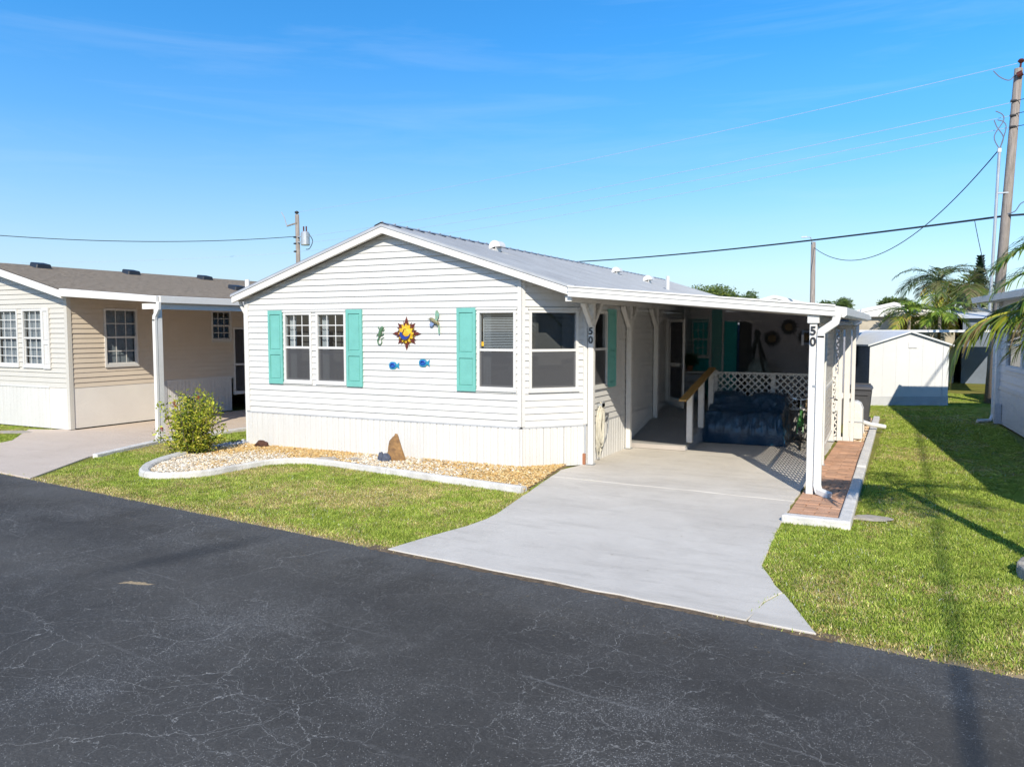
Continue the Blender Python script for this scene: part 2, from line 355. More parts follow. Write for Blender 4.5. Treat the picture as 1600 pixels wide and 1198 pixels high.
    base = mixc(t, math_(t, 'MULTIPLY', ramp(t, fine, .45, .75), .45), base, (.20, .19, .17, 1)); base = mixc(t, math_(t, 'MULTIPLY', ramp(t, g2_, .42, .70, (1, 1, 1, 1), (0, 0, 0, 1)), .45), base, (.022, .021, .020, 1))
    trk = math_(t, 'MULTIPLY', ramp(t, math_(t, 'ABSOLUTE', math_(t, 'SUBTRACT', math_(t, 'MULTIPLY_ADD', math_(t, 'SUBTRACT', big, .5), .8, sx.outputs['Y']), 5.1)), .0, .7, (1, 1, 1, 1), (0, 0, 0, 1)), .35); base = mixc(t, trk, base, (.040, .037, .034, 1))      # darker, polished wheel path
    K.new(base, p.inputs['Base Color']); K.new(ramp(t, mid, .3, .7, (.78,)*3 + (1,), (.62,)*3 + (1,)), p.inputs['Roughness'])
    bp = nd(t, 'ShaderNodeBump'); bp.inputs['Strength'].default_value = .5; bp.inputs['Distance'].default_value = .008; K.new(math_(t, 'SUBTRACT', fine, math_(t, 'MULTIPLY', math_(t, 'ADD', c1, c2), .8)), bp.inputs['Height']); K.new(bp.outputs[0], p.inputs['Normal'])
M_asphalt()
def M_concrete(name, a, b, st):
    m, t, N, K = new_mat(name)
    o = nd(t, 'ShaderNodeOutputMaterial'); p = nd(t, 'ShaderNodeBsdfPrincipled'); K.new(p.outputs[0], o.inputs[0]); p.inputs['Roughness'].default_value = .8; p.inputs['Specular IOR Level'].default_value = .3
    g = nd(t, 'ShaderNodeNewGeometry'); pos = g.outputs['Position']
    n1 = noise_(t, pos, .7, 8, .7, .5).outputs['Fac']; n2 = noise_(t, pos, 7, 5, .7).outputs['Fac']
    mp = nd(t, 'ShaderNodeMapping'); mp.inputs['Scale'].default_value = (.7, 3.5, 1); mp.inputs['Rotation'].default_value = (0, 0, .25); K.new(pos, mp.inputs['Vector'])
    n3 = noise_(t, mp.outputs[0], 1.3, 6, .7).outputs['Fac']; fine = noise_(t, pos, 180, 2).outputs['Fac']
    c = mixc(t, ramp(t, n1, .32, .70), (*b, 1), (*a, 1)); c = mixc(t, math_(t, 'MULTIPLY', ramp(t, n3, .50, .74), .5), c, (*st, 1)); c = mixc(t, math_(t, 'MULTIPLY', ramp(t, n2, .5, .8), .18), c, (*st, 1))
    vo = nd(t, 'ShaderNodeTexVoronoi', feature='DISTANCE_TO_EDGE', voronoi_dimensions='2D'); vo.inputs['Scale'].default_value = .42
    wn = noise_(t, pos, 1.1, 6, .7); wv = nd(t, 'ShaderNodeVectorMath', operation='MULTIPLY_ADD'); K.new(wn.outputs['Color'], wv.inputs[0]); wv.inputs[1].default_value = (.6, .6, 0); K.new(pos, wv.inputs[2]); K.new(wv.outputs[0], vo.inputs['Vector'])
    ck = math_(t, 'MULTIPLY', math_(t, 'LESS_THAN', vo.outputs['Distance'], .0022), ramp(t, noise_(t, pos, .5, 3).outputs['Fac'], .5, .6)); c = mixc(t, math_(t, 'MULTIPLY', ck, .22), c, tuple(x * .5 for x in b) + (1,))
    vs_ = nd(t, 'ShaderNodeTexVoronoi', feature='F1'); vs_.inputs['Scale'].default_value = 2.6; K.new(pos, vs_.inputs['Vector']); wq = nd(t, 'ShaderNodeTexWhiteNoise'); K.new(vs_.outputs['Position'], wq.inputs['Vector'])
    sp_ = math_(t, 'MULTIPLY', math_(t, 'LESS_THAN', wq.outputs['Value'], .25), ramp(t, math_(t, 'MULTIPLY_ADD', n2, .10, vs_.outputs['Distance']), .06, .12, (1, 1, 1, 1), (0, 0, 0, 1))); c = mixc(t, math_(t, 'MULTIPLY', sp_, .45), c, tuple(x * .62 for x in b) + (1,))
    K.new(c, p.inputs['Base Color'])
    bp = nd(t, 'ShaderNodeBump'); bp.inputs['Strength'].default_value = .25; bp.inputs['Distance'].default_value = .006; K.new(math_(t, 'ADD', fine, n2), bp.inputs['Height']); K.new(bp.outputs[0], p.inputs['Normal'])
M_concrete('concrete', (.61, .56, .49), (.50, .455, .395), (.33, .30, .255))
M_concrete('concrete_tan', (.60, .50, .41), (.52, .425, .34), (.42, .335, .265))
def M_ground():
    m, t, N, K = new_mat('soil_grass')
    o = nd(t, 'ShaderNodeOutputMaterial'); p = nd(t, 'ShaderNodeBsdfPrincipled'); K.new(p.outputs[0], o.inputs[0]); p.inputs['Roughness'].default_value = .95; p.inputs['Specular IOR Level'].default_value = .1
    g = nd(t, 'ShaderNodeNewGeometry'); pos = g.outputs['Position']
    n1 = noise_(t, pos, .8, 6, .65).outputs['Fac']; n2 = noise_(t, pos, 35, 4, .7).outputs['Fac']
    c = mixc(t, ramp(t, n1, .4, .7), (.17, .19, .03, 1), (.28, .23, .075, 1)); c = mixc(t, math_(t, 'MULTIPLY', n2, .4), c, (.09, .08, .03, 1))
    sx = nd(t, 'ShaderNodeSeparateXYZ'); K.new(pos, sx.inputs[0])
    d = math_(t, 'SUBTRACT', sx.outputs['Y'], math_(t, 'MULTIPLY_ADD', sx.outputs['X'], -.111, 7.94 - .111 * 13.58))
    d = math_(t, 'MULTIPLY_ADD', math_(t, 'SUBTRACT', noise_(t, pos, 5, 4).outputs['Fac'], .5), .25, d)
    c = mixc(t, ramp(t, d, .02, .16, (1,1,1,1), (0,0,0,1)), c, (.34, .25, .15, 1))
    K.new(c, p.inputs['Base Color'])
M_ground()

# ------------------------------------------------------------------ setting: ground, road, drives
g = MB().add([(-900,-900,0),(900,-900,0),(900,900,0),(-900,900,0)], [(0,1,2,3)]).build('ground', 'soil_grass', recalc=False); tag(g, kind='structure')
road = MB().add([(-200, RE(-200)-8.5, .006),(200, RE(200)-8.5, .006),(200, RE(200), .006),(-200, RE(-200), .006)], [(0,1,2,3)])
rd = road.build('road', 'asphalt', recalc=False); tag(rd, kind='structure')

dr = bpy.data.objects.new('driveway', None); COL.objects.link(dr); dr.location = (-3.2, 11, 0); tag(dr, kind='structure')
edgeL = [(-5.02, RE(-5.02)+.01), (-4.72, 7.35), (-4.55, 7.75), (-4.62, 8.25), (-4.80, 9.2), (-4.98, 10.40), (-5.30, 12.3)]
edgeL = [(-5.06, RE(-5.06)+.012), (-4.78, 7.75), (-4.75, 8.1), (-4.85, 8.9), (-5.0, 10.39), (-5.32, 12.35)]
s1 = [(-5.06, 7.005), (-1.17, 6.575), (-1.12, 7.1), (-1.03, 7.40), (-1.0, 7.45), (-1.17, 7.86), (-1.32, 8.24), (-1.37, 9.2), (-1.415, 10.30), (-1.43, 11.55), (-3.3, 11.66), (-5.22, 11.75), (-5.0, 10.45), (-4.87, 9.58), (-4.785, 9.1), (-4.76, 8.72), (-4.80, 8.30), (-4.90, 7.88), (-4.99, 7.44)]
s2 = [(-1.155, 6.572), (-.62, 6.512), (-.79, 6.95), (-.985, 7.42), (-1.015, 7.385), (-1.105, 7.08)]
s3 = [(-1.43, 11.562), (-1.47, 14.9), (-1.47, 18.2), (-5.16, 18.2), (-5.16, 13.16), (-5.32, 12.40), (-5.22, 11.762), (-3.3, 11.672)]
def jag(poly, step=.22, amp=.010):
    o = []
    for (x0, y0), (x1, y1) in zip(poly, poly[1:] + poly[:1]):
        n = max(1, int(math.hypot(x1-x0, y1-y0)/step)); nx_, ny_ = (y1-y0), -(x1-x0); l = math.hypot(nx_, ny_) + 1e-9
        for k in range(n):
            a = 0 if k == 0 else random.gauss(0, amp); o.append((x0 + (x1-x0)*k/n + nx_/l*a, y0 + (y1-y0)*k/n + ny_/l*a))
    return o
sl1 = [(-5.06, 7.03), (-1.17, 6.60)] + s1[2:]; sl2 = [(-1.155, 6.597), (-.62, 6.537)] + s2[2:]
tag(MB().prism([(x, RE(x) + random.uniform(-.055, -.01)) for x in [-5.3 + .06*i for i in range(81)]] + [(-.45, RE(-.45)+.12), (-5.3, RE(-5.3)+.12)], -.02, .0105).build('verge_soil', 'sand_dark'), kind='structure')
for s_, top in ((jag(sl1), .022), (jag(sl2), .026), (jag(s3), .023)): MB().prism(s_, -.05, top).build('slab', 'concrete', dr, bev=.006)
ld = bpy.data.objects.new('neighbour_driveway', None); COL.objects.link(ld); ld.location = (-15, 10, 0); tag(ld, kind='structure')
MB().prism([(-12.62, RE(-12.62)+.01), (-13.8, 9.71), (-14.35, 11.6), (-14.28, 14.0), (-14.25, 21), (-17.75, 21), (-17.75, 12.2), (-18.9, 11.75), (-17.3, 10.4), (-16.9, 9.5), (-17.6, RE(-17.6)+.01)], -.05, .025).build('slab', 'concrete_tan', ld, bev=.005)
MB().prism([(-13.72, 9.72), (-13.58, 9.72), (-14.12, 11.6), (-14.10, 14.0), (-14.10, 21), (-14.24, 21), (-14.27, 14.0), (-14.33, 11.6)], -.05, .075).build('kerb', 'curb_white', ld, bev=.01)

# ------------------------------------------------------------------ house building blocks
def siding(parent, F, z0, z1, e, uf, holes, mat, lip=.023):
    z = z0
    while z < z1 - .02:
        zt = min(z + e, z1); jw = random.uniform(-.003, .003)
        cuts = sorted({z, zt} | {h for q in holes for h in (q[2], q[3]) if z < h < zt})
        for a, b in zip(cuts[:-1], cuts[1:]):
            la, ra = uf(a); lb, rb = uf(b)
            segs = [(None, None)]; hs = sorted([q for q in holes if q[2] < b - 1e-4 and q[3] > a + 1e-4])
            lims = [None] + [x for q in hs for x in (q[0], q[1])] + [None]
            for i in range(0, len(lims), 2):
                L0 = (la, lb) if lims[i] is None else (lims[i],)*2; R0 = (ra, rb) if lims[i+1] is None else (lims[i+1],)*2
                if max(R0[0] - L0[0], R0[1] - L0[1]) < .02: continue
                if R0[1] < L0[1]: mid_ = (R0[1] + L0[1]) / 2; R0 = (R0[0], mid_); L0 = (L0[0], mid_)
                wa = lip + jw + (.003 - lip) * (a - z) / e; wb = lip + jw + (.003 - lip) * (b - z) / e; bb = b - (.002 if b == zt else 0)
                m = MB().add([F.pt(L0[0], -.012, a), F.pt(R0[0], -.012, a), F.pt(R0[0], wa, a), F.pt(L0[0], wa, a), F.pt(L0[1], -.012, bb), F.pt(R0[1], -.012, bb), F.pt(R0[1], wb, bb), F.pt(L0[1], wb, bb)],
                    [(0,3,2,1),(4,5,6,7),(0,1,5,4),(1,2,6,5),(2,3,7,6),(3,0,4,7)])
                m.build('siding_board', mat, parent)
        z = zt
def window(parent, F, u0, u1, z0, z1, grid=None, screen=True, blinds=None, mat='white_vinyl', lowgrid=None, tr=.05, depth=.45, dim='interior'):
    m = MB(); o_ = .034; i_ = -.05
    m.fbox(F, u0, u0+tr, i_, o_, z0, z1).fbox(F, u1-tr, u1, i_, o_, z0, z1).fbox(F, u0+tr, u1-tr, i_, o_-.002, z1-tr, z1).fbox(F, u0+tr, u1-tr, i_, o_-.002, z0, z0+tr)
    m.fbox(F, u0-.012, u1+.012, .019, o_+.016, z0-.028, z0-.002)
    wn = m.build('window', mat, parent)
    a, b, c, d = u0+tr, u1-tr, z0+tr, z1-tr; zm = (c+d)/2
    MB().fbox(F, a, b, -.03, .022, zm-.022, zm+.022).build('sash_rail', mat, wn)
    sr = MB()
    for x0, x1, y0, y1, ww in ((a, a+.022, c, zm-.022, .004), (b-.022, b, c, zm-.022, .004), (a+.022, b-.022, c, c+.03, .004)): sr.fbox(F, x0, x1, -.03, ww, y0, y1)
    sr.build('sash', mat, wn)
    def muntins(gx, gy, za, zb, wv):
        mm = MB()
        for i in range(1, gx): x = a + (b-a)*i/gx; mm.fbox(F, x-.009, x+.009, wv-.006, wv, za, zb)
        for j in range(1, gy): y = za + (zb-za)*j/gy; mm.fbox(F, a, b, wv-.007, wv+.001, y-.009, y+.009)
        mm.build('muntins', mat, wn)
    if grid: muntins(*grid, zm+.022, d, .006)
    if lowgrid: muntins(*lowgrid, c, zm-.022, .006)
    MB().add([F.pt(a, -.006, zm), F.pt(b, -.006, zm), F.pt(b, -.006, d), F.pt(a, -.006, d)], [(0,1,2,3)]).build('pane', 'glass', wn, recalc=False)
    MB().add([F.pt(a, -.018, c), F.pt(b, -.018, c), F.pt(b, -.018, zm), F.pt(a, -.018, zm)], [(0,1,2,3)]).build('pane', 'glass', wn, recalc=False)
    if screen: MB().add([F.pt(a, .008, c), F.pt(b, .008, c), F.pt(b, .008, zm-.02), F.pt(a, .008, zm-.02)], [(0,1,2,3)]).build('screen', 'screen', wn, recalc=False)
    if blinds:
        mm = MB(); zz = blinds[0]
        tz, tw = (.0165, .012) if blinds[1] < .02 else (.012, .023)      # closed or open slats
        while zz < d: mm.add([F.pt(a+.03, -.07, zz), F.pt(b-.03, -.07, zz), F.pt(b-.03, -.07-tw, zz+tz), F.pt(a+.03, -.07-tw, zz+tz)], [(0,1,2,3)]); zz += blinds[1]
        mm.build('blind', 'blind', wn, recalc=False)
    e = .25
    P = [F.pt(a-.03, -.05, c-.03), F.pt(b+.03, -.05, c-.03), F.pt(b+.03, -.05, d+.03), F.pt(a-.03, -.05, d+.03), F.pt(a-e, -depth, c-e), F.pt(b+e, -depth, c-e), F.pt(b+e, -depth, d+e), F.pt(a-e, -depth, d+e)]
    MB().add(P, [(4,5,6,7),(0,1,5,4),(1,2,6,5),(2,3,7,6),(3,0,4,7)]).build('room_recess', dim, wn, recalc=False)
    return wn
def shutter(parent, F, u0, u1, z0, z1, mat='teal', split=.43):
    zm = z0 + (z1-z0)*split; b = .05; m = MB()
    m.fbox(F, u0, u1, .018, .034, z0, z1)
    for x0, x1, y0, y1 in ((u0, u0+b, z0, z1), (u1-b, u1, z0, z1), (u0+b, u1-b, z0, z0+.09), (u0+b, u1-b, z1-.08, z1), (u0+b, u1-b, zm-.045, zm+.045)): m.fbox(F, x0, x1, .034, .052, y0, y1)
    for y0, y1 in ((z0+.09, zm-.045), (zm+.045, z1-.08)): m.fbox(F, u0+b+.02, u1-b-.02, .034, .044, y0+.025, y1-.025)
    return m.build('shutter', mat, parent)
def skirt_mesh(wd, h, rib):
    """vertical ribbed skirting sheet: u 0..wd, w 0..depth, z 0..h"""
    m = MB(); n = int(round(wd / rib)); prof = []
    for i in range(n):
        x = i * wd / n; r_ = wd / n
        prof += [(x, .0), (x + .06*r_, .018), (x + .34*r_, .018), (x + .37*r_, .010), (x + .40*r_, .018), (x + .88*r_, .018), (x + .94*r_, .0)]
    prof.append((wd, .0)); k = len(prof)
    vs_ = [(x, w_, 0) for x, w_ in prof] + [(x, w_, h) for x, w_ in prof]
    m.add(vs_, [(i, i+1, k+i+1, k+i) for i in range(k-1)]); return m
def skirt(parent, F, u0, u1, z0, z1, mat, wd=.405, rib=.135):
    n = max(1, int(round((u1-u0)/wd))); wd = (u1-u0)/n
    sm = skirt_mesh(wd-.003, z1-z0, rib)
    me = MB().add([F.pt(x, w_, z) for x, w_, z in sm.v], sm.f); base = Vector(F.pt(0, 0, 0)); me = me.mesh('skirting_panel', base, recalc=False)
    for i in range(n):
        p = Vector(F.pt(u0 + i*wd, -.002 * (i % 2), z0)); link('skirting_panel', me, mat, parent, p - Vector(parent.location))
def clip_line(F, parent, u0, u1, z, mat='grey_trim'):
    MB().fbox(F, u0, u1, -.005, .021, z-.022, z-.002).build('skirt_rail', mat, parent)

# ------------------------------------------------------------------ main home
home = thing('manufactured_home', 'white manufactured home with teal shutters and grey metal gable roof in the centre', 'house', (-8.7, 12.2, 0))
FF = Fr((-12.25, 12.2), q=(-5.97, 12.2)); FB = Fr((-5.97, 12.2), q=(-5.15, 13.1)); FS = Fr((-5.15, 13.1), d=(0, 1))
RZ = 4.30; EZ = 3.10; RX = -8.7; HW = 3.72; YB = 30.2; SL = (RZ - EZ) / HW
under = lambda x: RZ - .13 - SL * abs(x - RX)
E_ = .1147
def uf_front(z):
    if z <= under(-12.25): l = 0
    else: l = (RX - (RZ - .13 - z) / SL) + 12.25
    r = min(FF.len, (RX + (RZ - .13 - z) / SL) + 12.25); return l, max(r, l)
def uf_bay(z):
    xr = RX + (RZ - .13 - z) / SL; r = min(FB.len, (xr + 5.97) / FB.d.x); return 0, max(0, r)
ux = lambda x: x + 12.25
W1 = (ux(-11.23), ux(-10.52), 1.36, 2.74); W2 = (ux(-10.41), ux(-9.68), 1.36, 2.74); W3 = (ux(-6.82), ux(-6.06), 1.36, 2.74)
WB = (.13, 1.06, 1.35, 2.74); WS = (.18, 1.02, 1.35, 2.74); DS = (4.32, 5.24, .62, 2.68)
inset = lambda q: (q[0]+.02, q[1]-.02, q[2]+.02, q[3]-.02)
siding(home, FF, .73, 4.16, E_, uf_front, [inset(W1), inset(W2), inset(W3)], 'white_vinyl')
siding(home, FB, .73, 3.28, E_, uf_bay, [inset(WB)], 'white_vinyl')
siding(home, FS, .73, 3.02, E_, lambda z: (0, YB - .2 - 13.1), [inset(WS), inset(DS)], 'white_vinyl')
MB().box(-12.25, -12.15, 12.24, YB-.2, 0.02, 3.0).build('side_wall', 'white_vinyl', home)
MB().box(-12.14, -5.2, YB-.32, YB-.2, 0.02, 3.0).build('rear_wall', 'white_vinyl', home)
MB().box(-12.1, -5.3, 13.35, YB-.35, .70, .74).build('floor', 'interior', home)
for F, u0, u1, h in ((FF, .0, FF.len-.02, .725), (FB, .02, FB.len-.03, .725), (FS, .03, YB-.25-13.1, .725)):
    skirt(home, F, u0, u1, .02, h - .02, 'skirt_white'); clip_line(F, home, u0, u1, .729)
MB().tube([(-5.972, 12.205, .02), (-5.972, 12.205, .70)], .03, 8).build('skirt_corner', 'skirt_white', home); MB().tube([(-5.155, 13.10, .02), (-5.155, 13.10, .70)], .025, 8).build('skirt_corner', 'skirt_white', home)
def corner(F, u0, u1, z0, z1, o=.032): MB().fbox(F, u0, u1, -.01, o, z0, z1).build('corner_trim', 'white_vinyl', home)
corner(FF, -.02, .08, .74, 2.98); corner(FF, FF.len-.06, FF.len+.012, .74, 3.26); corner(FB, .0, .055, .742, 3.25); corner(FB, FB.len-.06, FB.len+.012, .74, 3.02); corner(FS, .0, .06, .742, 3.0)
for q in (W1, W2): window(home, FF, *q, grid=(3, 3))
window(home, FF, *W3, blinds=(2.06, .028)); window(home, FB, *WB); window(home, FS, *WS)
for q in (W1, W2, W3):
    m = MB()
    for k in range(5): u = q[0]+.055+.028*k; m.add([FF.pt(u, -.10 - .03*(k % 2), q[2]+.05), FF.pt(u+.028, -.10 - .03*((k+1) % 2), q[2]+.05), FF.pt(u+.028, -.10 - .03*((k+1) % 2), q[3]-.05), FF.pt(u, -.10 - .03*(k % 2), q[3]-.05)], [(0,1,2,3)])
    m.build('curtain', 'blind', home, recalc=False)
# strip of short boards between the paired windows is left by the siding; shutters beside them
shutter(home, FF, ux(-11.62), ux(-11.25), 1.32, 2.78); shutter(home, FF, ux(-9.66), ux(-9.29), 1.32, 2.78); shutter(home, FF, ux(-7.22), ux(-6.84), 1.32, 2.78)
shutter(home, FS, 1.04, 1.46, 1.32, 2.78)
# head flashing over windows
for F, u0, u1 in ((FF, ux(-11.25), ux(-9.68)), (FF, ux(-6.84), ux(-6.04)), (FB, .11, 1.08)): MB().fbox(F, u0, u1, .0, .045, 2.742, 2.775).build('head_flashing', 'white_vinyl', home)
# roof
rp = [(RX-HW, EZ-.09), (RX-HW, EZ), (RX, RZ), (RX+HW, EZ), (RX+HW, EZ-.09), (RX, RZ-.12)]
roof = MB().extrude([(x, 12.06, z) for x, z in rp], (0, YB-12.06, 0)).build('roof', 'white_metal', home)
for sgn in (-1, 1):
    L_ = math.hypot(HW + .05, SL * (HW + .05)); n_p = 46; pw = (YB + .04 - 12.0) / n_p
    pm = MB(); t0 = .006; yw = pw - .002
    prof = [(0, 0), (.012, .026), (.034, .026), (.046, 0), (yw*.36, 0), (yw*.37, .006), (yw*.42, .006), (yw*.43, 0), (yw*.68, 0), (yw*.69, .006), (yw*.74, .006), (yw*.75, 0), (yw, 0)]
    k = len(prof); d_ = Vector((sgn, 0, -SL)).normalized(); n_ = Vector((sgn * SL, 0, 1)).normalized()
    vs_ = [tuple(Vector((0, y, 0)) + n_ * (z + t0)) for y, z in prof] + [tuple(Vector((0, y, 0)) + d_ * L_ + n_ * (z + t0)) for y, z in prof]
    pm.add(vs_, [(i, i+1, k+i+1, k+i) for i in range(k-1)]); me = pm.mesh('roof_panel', recalc=False)
    for i in range(n_p): link('roof_panel', me, 'roof_metal', roof, Vector((RX, 12.0 + i*pw, RZ + .004)) - Vector(home.location))
    # rake board, drip edge
    a = Vector((RX, 11.995, RZ)); b = Vector((RX + sgn*(HW+.02), 11.995, EZ - SL*.02))
    MB().extrude([a + Vector((0, 0, -.035)), b + Vector((0, 0, -.035)), b + Vector((0, 0, -.155)), a + Vector((0, 0, -.155))], (0, .06, 0)).build('rake_board', 'white_metal', home, bev=.004)
    MB().extrude([a + Vector((0, -.012, .012)), b + Vector((sgn*.02, -.012, .006)), b + Vector((sgn*.02, -.012, -.034)), a + Vector((0, -.012, -.034))], (0, .075, 0)).build('drip_edge', 'grey_trim', home)
    MB().box(RX + sgn*HW - (.0 if sgn < 0 else -.0) - (.085 if sgn < 0 else 0), RX + sgn*HW + (.085 if sgn > 0 else 0), 12.06, YB, EZ-.12, EZ-.015).build('gutter', 'white_metal', home, bev=.008)
rc = MB()
for sgn in (-1, 1): rc.add([(RX, 11.98, RZ+.045), (RX, YB+.05, RZ+.045), (RX+sgn*.16, YB+.05, RZ-.012), (RX+sgn*.16, 11.98, RZ-.012)], [(0,1,2,3)])
rc.build('ridge_cap', 'roof_metal', roof, recalc=False)
rp_ = MB()
for i in range(46): y = 12.0 + i*(YB+.04-12.0)/46; rp_.box(RX-.012, RX+.012, y+.0, y+.05, RZ+.045, RZ+.058)
rp_.build('ridge_screws', 'grey_trim', roof)
def roof_vent(x, y, s=1.):
    z = RZ - SL*abs(x-RX); m = MB()      # hooded exhaust vent: drum lying across the slope with an open mouth downhill
    n = 18
    prof = [(math.cos(math.pi*1.12*i/n)*.13*s, .10*s + math.sin(math.pi*1.12*i/n)*.13*s) for i in range(n+1)]
    for i in range(n):
        (a, b), (c, d) = prof[i], prof[i+1]; m.add([(x+a, y-.13*s, z+b), (x+c, y-.13*s, z+d), (x+c, y+.13*s, z+d), (x+a, y+.13*s, z+b)], [(0,1,2,3)])
    for yy in (y-.13*s, y+.13*s):
        m.add([(x, yy, z+.1*s)] + [(x+a, yy, z+b) for a, b in prof], [(0, i+1, i+2) for i in range(n)])
    m.box(x-.16*s, x+.0, y-.12*s, y+.12*s, z-.08, z+.06*s); m.box(x-.22*s, x+.2*s, y-.2*s, y+.2*s, z-.06*s-.02, z-.03*s)
    m.box(x+.02*s, x+.035*s, y-.12*s, y+.12*s, z-.05, z+.1*s)
    return m.build('roof_vent', 'white_metal', roof, recalc=True)
roof_vent(-7.75, 14.7, 1.0); roof_vent(-7.6, 21.7, .95); roof_vent(-6.95, 22.6, 1.0)
MB().tube([(-6.1, 21.6, 3.3), (-6.1, 21.6, 3.86)], .05, 12).build('vent_pipe', 'white_metal', roof)
# left downspout at the far corner
MB().tube([(-12.36, 12.16, 2.98), (-12.36, 12.2, 2.86), (-12.31, 12.24, 2.72), (-12.31, 12.24, .1)], .036, 8).build('downspout', 'white_metal', home)
# service conduit with copper foot at the bay corner
MB().box(-5.19, -5.135, 13.075, 13.125, .10, 2.9).build('conduit', 'grey_trim', home); MB().box(-5.185, -5.13, 13.04, 13.075, .03, .22).build('conduit_foot', 'terracotta', home)
# entry door in the side wall, storm door standing open
DF = Fr((-5.15, 13.1 + DS[0]), d=(0, 1))
dm = MB(); wd_ = DS[1]-DS[0]
dm.fbox(DF, 0, .05, -.05, .03, DS[2], DS[3]).fbox(DF, wd_-.05, wd_, -.05, .03, DS[2], DS[3]).fbox(DF, .05, wd_-.05, -.05, .03, DS[3]-.05, DS[3])
door = dm.build('door', 'white_vinyl', home); MB().fbox(DF, .05, wd_-.05, -.06, -.04, DS[2], DS[3]-.05).build('door_leaf', 'white_paint', door)
OD = Fr((-5.10, 13.1 + DS[1] - .05), d=(math.sin(R(38)), -math.cos(R(38)))); OD.n = Vector((-OD.d.y, OD.d.x))
sm = MB(); a0, a1, b0, b1 = 0, .82, DS[2]+.02, DS[3]-.05
for x0, x1, y0, y1 in ((0, .06, b0, b1), (.76, .82, b0, b1), (.06, .76, b1-.06, b1), (.06, .76, b0, b0+.2), (.06, .76, b0+.92, b0+1.0)): sm.fbox(OD, x0, x1, -.015, .015, y0, y1)
st = sm.build('storm_door', 'white_metal', home)
MB().fbox(OD, .06, .76, -.002, .002, b0+.2, b0+.92).build('screen', 'screen', st); MB().fbox(OD, .06, .76, -.002, .002, b0+1.0, b1-.06).build('screen', 'screen', st)
MB().fbox(OD, .70, .80, -.05, -.015, b0+.93, b0+.98).fbox(OD, .70, .80, .015, .05, b0+.93, b0+.98).build('handle', 'black_plastic', st)

# ------------------------------------------------------------------ carport
cp = thing('carport', 'white flat-roofed carport on Y-braced posts along the right side of the central home', 'carport', (-3.1, 12.0, 0))
CX0, CX1, CZ0, CZ1, CY0, CY1 = -5.0, -1.0, 3.06, 2.70, 11.97, 18.3
cz = lambda x: CZ0 + (CZ1 - CZ0) * (x - CX0) / (CX1 - CX0)
cr_ = MB()
cr_.extrude([(CX0, CY0+.05, cz(CX0)-.03), (CX1, CY0+.05, cz(CX1)-.03), (CX1, CY0+.05, cz(CX1)-.07), (CX0, CY0+.05, cz(CX0)-.07)], (0, CY1-CY0-.05, 0))
croof = cr_.build('roof', 'white_metal', cp)
rb = MB(); y = CY0 + .25
while y < CY1 - .1:
    rb.extrude([(CX0+.02, y, cz(CX0)-.07), (CX1-.02, y, cz(CX1)-.07), (CX1-.02, y, cz(CX1)-.11), (CX0+.02, y, cz(CX0)-.11)], (0, .04, 0)); y += .305
rb.build('pan_ribs', 'white_metal', croof)
fa = Vector((CX0-.03, CY0, cz(CX0-.03))); fb_ = Vector((CX1+.0, CY0, cz(CX1)))
MB().extrude([fa+Vector((0,0,.03)), fb_+Vector((0,0,.03)), fb_+Vector((0,0,-.115)), fa+Vector((0,0,-.13))], (0, .05, 0)).build('front_fascia', 'white_metal', cp, bev=.006)
MB().extrude([fa+Vector((0,-.012,-.018)), fb_+Vector((0,-.012,-.015)), fb_+Vector((0,-.012,-.04)), fa+Vector((0,-.012,-.043))], (0, .012, 0)).build('fascia_bead', 'white_metal', cp)
MB().extrude([fa+Vector((0,-.018,.048)), fb_+Vector((0,-.018,.048)), fb_+Vector((0,-.018,.022)), fa+Vector((0,-.018,.022))], (0, .07, 0)).build('fascia_cap', 'white_metal', cp, bev=.004)
# side gutter, angled outwards at its front end
MB().extrude([(-1.0, CY0-.0, 2.73), (-.86, CY0+.16, 2.71), (-.86, CY0+.16, 2.60), (-.90, CY0+.13, 2.565), (-1.0, CY0+.0, 2.585)], (0, CY1-CY0-.1, 0)).build('gutter', 'white_metal', cp, bev=.004)
MB().prism([(-1.36, CY0+.06), (-1.25, CY0+.06), (-1.48, CY1), (-1.59, CY1)], 2.50, 2.612).build('header_beam', 'white_paint', cp); MB().box(-5.11, -5.02, CY0+.1, CY1, 2.86, 2.95).build('header_beam', 'white_paint', cp)
MB().box(-5.07, -4.99, 12.05, 12.13, 2.86, 2.95).build('bracket', 'white_metal', cp)
def post(x, y, z0, z1, brace, wd=.10):
    p = MB().box(x-wd/2, x+wd/2, y-wd/2, y+wd/2, z0, z1).build('post', 'white_paint', cp, bev=.006)
    if brace:
        for s_ in (-1, 1):
            MB().bar((x, y + s_*.02, z1-.40), (x, y + s_*.42, z1-.0), .08, .08, up=(1, 0, 0)).build('brace', 'white_paint', p, bev=.005)
    MB().box(x-wd/2-.02, x+wd/2+.02, y-wd/2-.02, y+wd/2+.02, z0, z0+.012).build('base_plate', 'galv', p)
    return p
P1 = post(-5.05, 13.12, .03, 2.86, True); P2 = post(-5.07, 15.25, .03, 2.86, True); P3 = post(-5.07, 17.1, .3, 2.86, True)
P4 = post(-1.29, 12.1, .03, 2.62, False, .10); P5 = post(-1.42, 14.8, .04, 2.5, False, .13); P6 = post(-1.54, 18.12, .04, 2.5, False, .12)
MB().box(-1.37, -1.21, 12.02, 12.16, 2.49, 2.61).build('post_cap', 'white_paint', P4, bev=.006)
dg5 = text_mesh('5', .17, .004); dg0 = text_mesh('0', .17, .004)
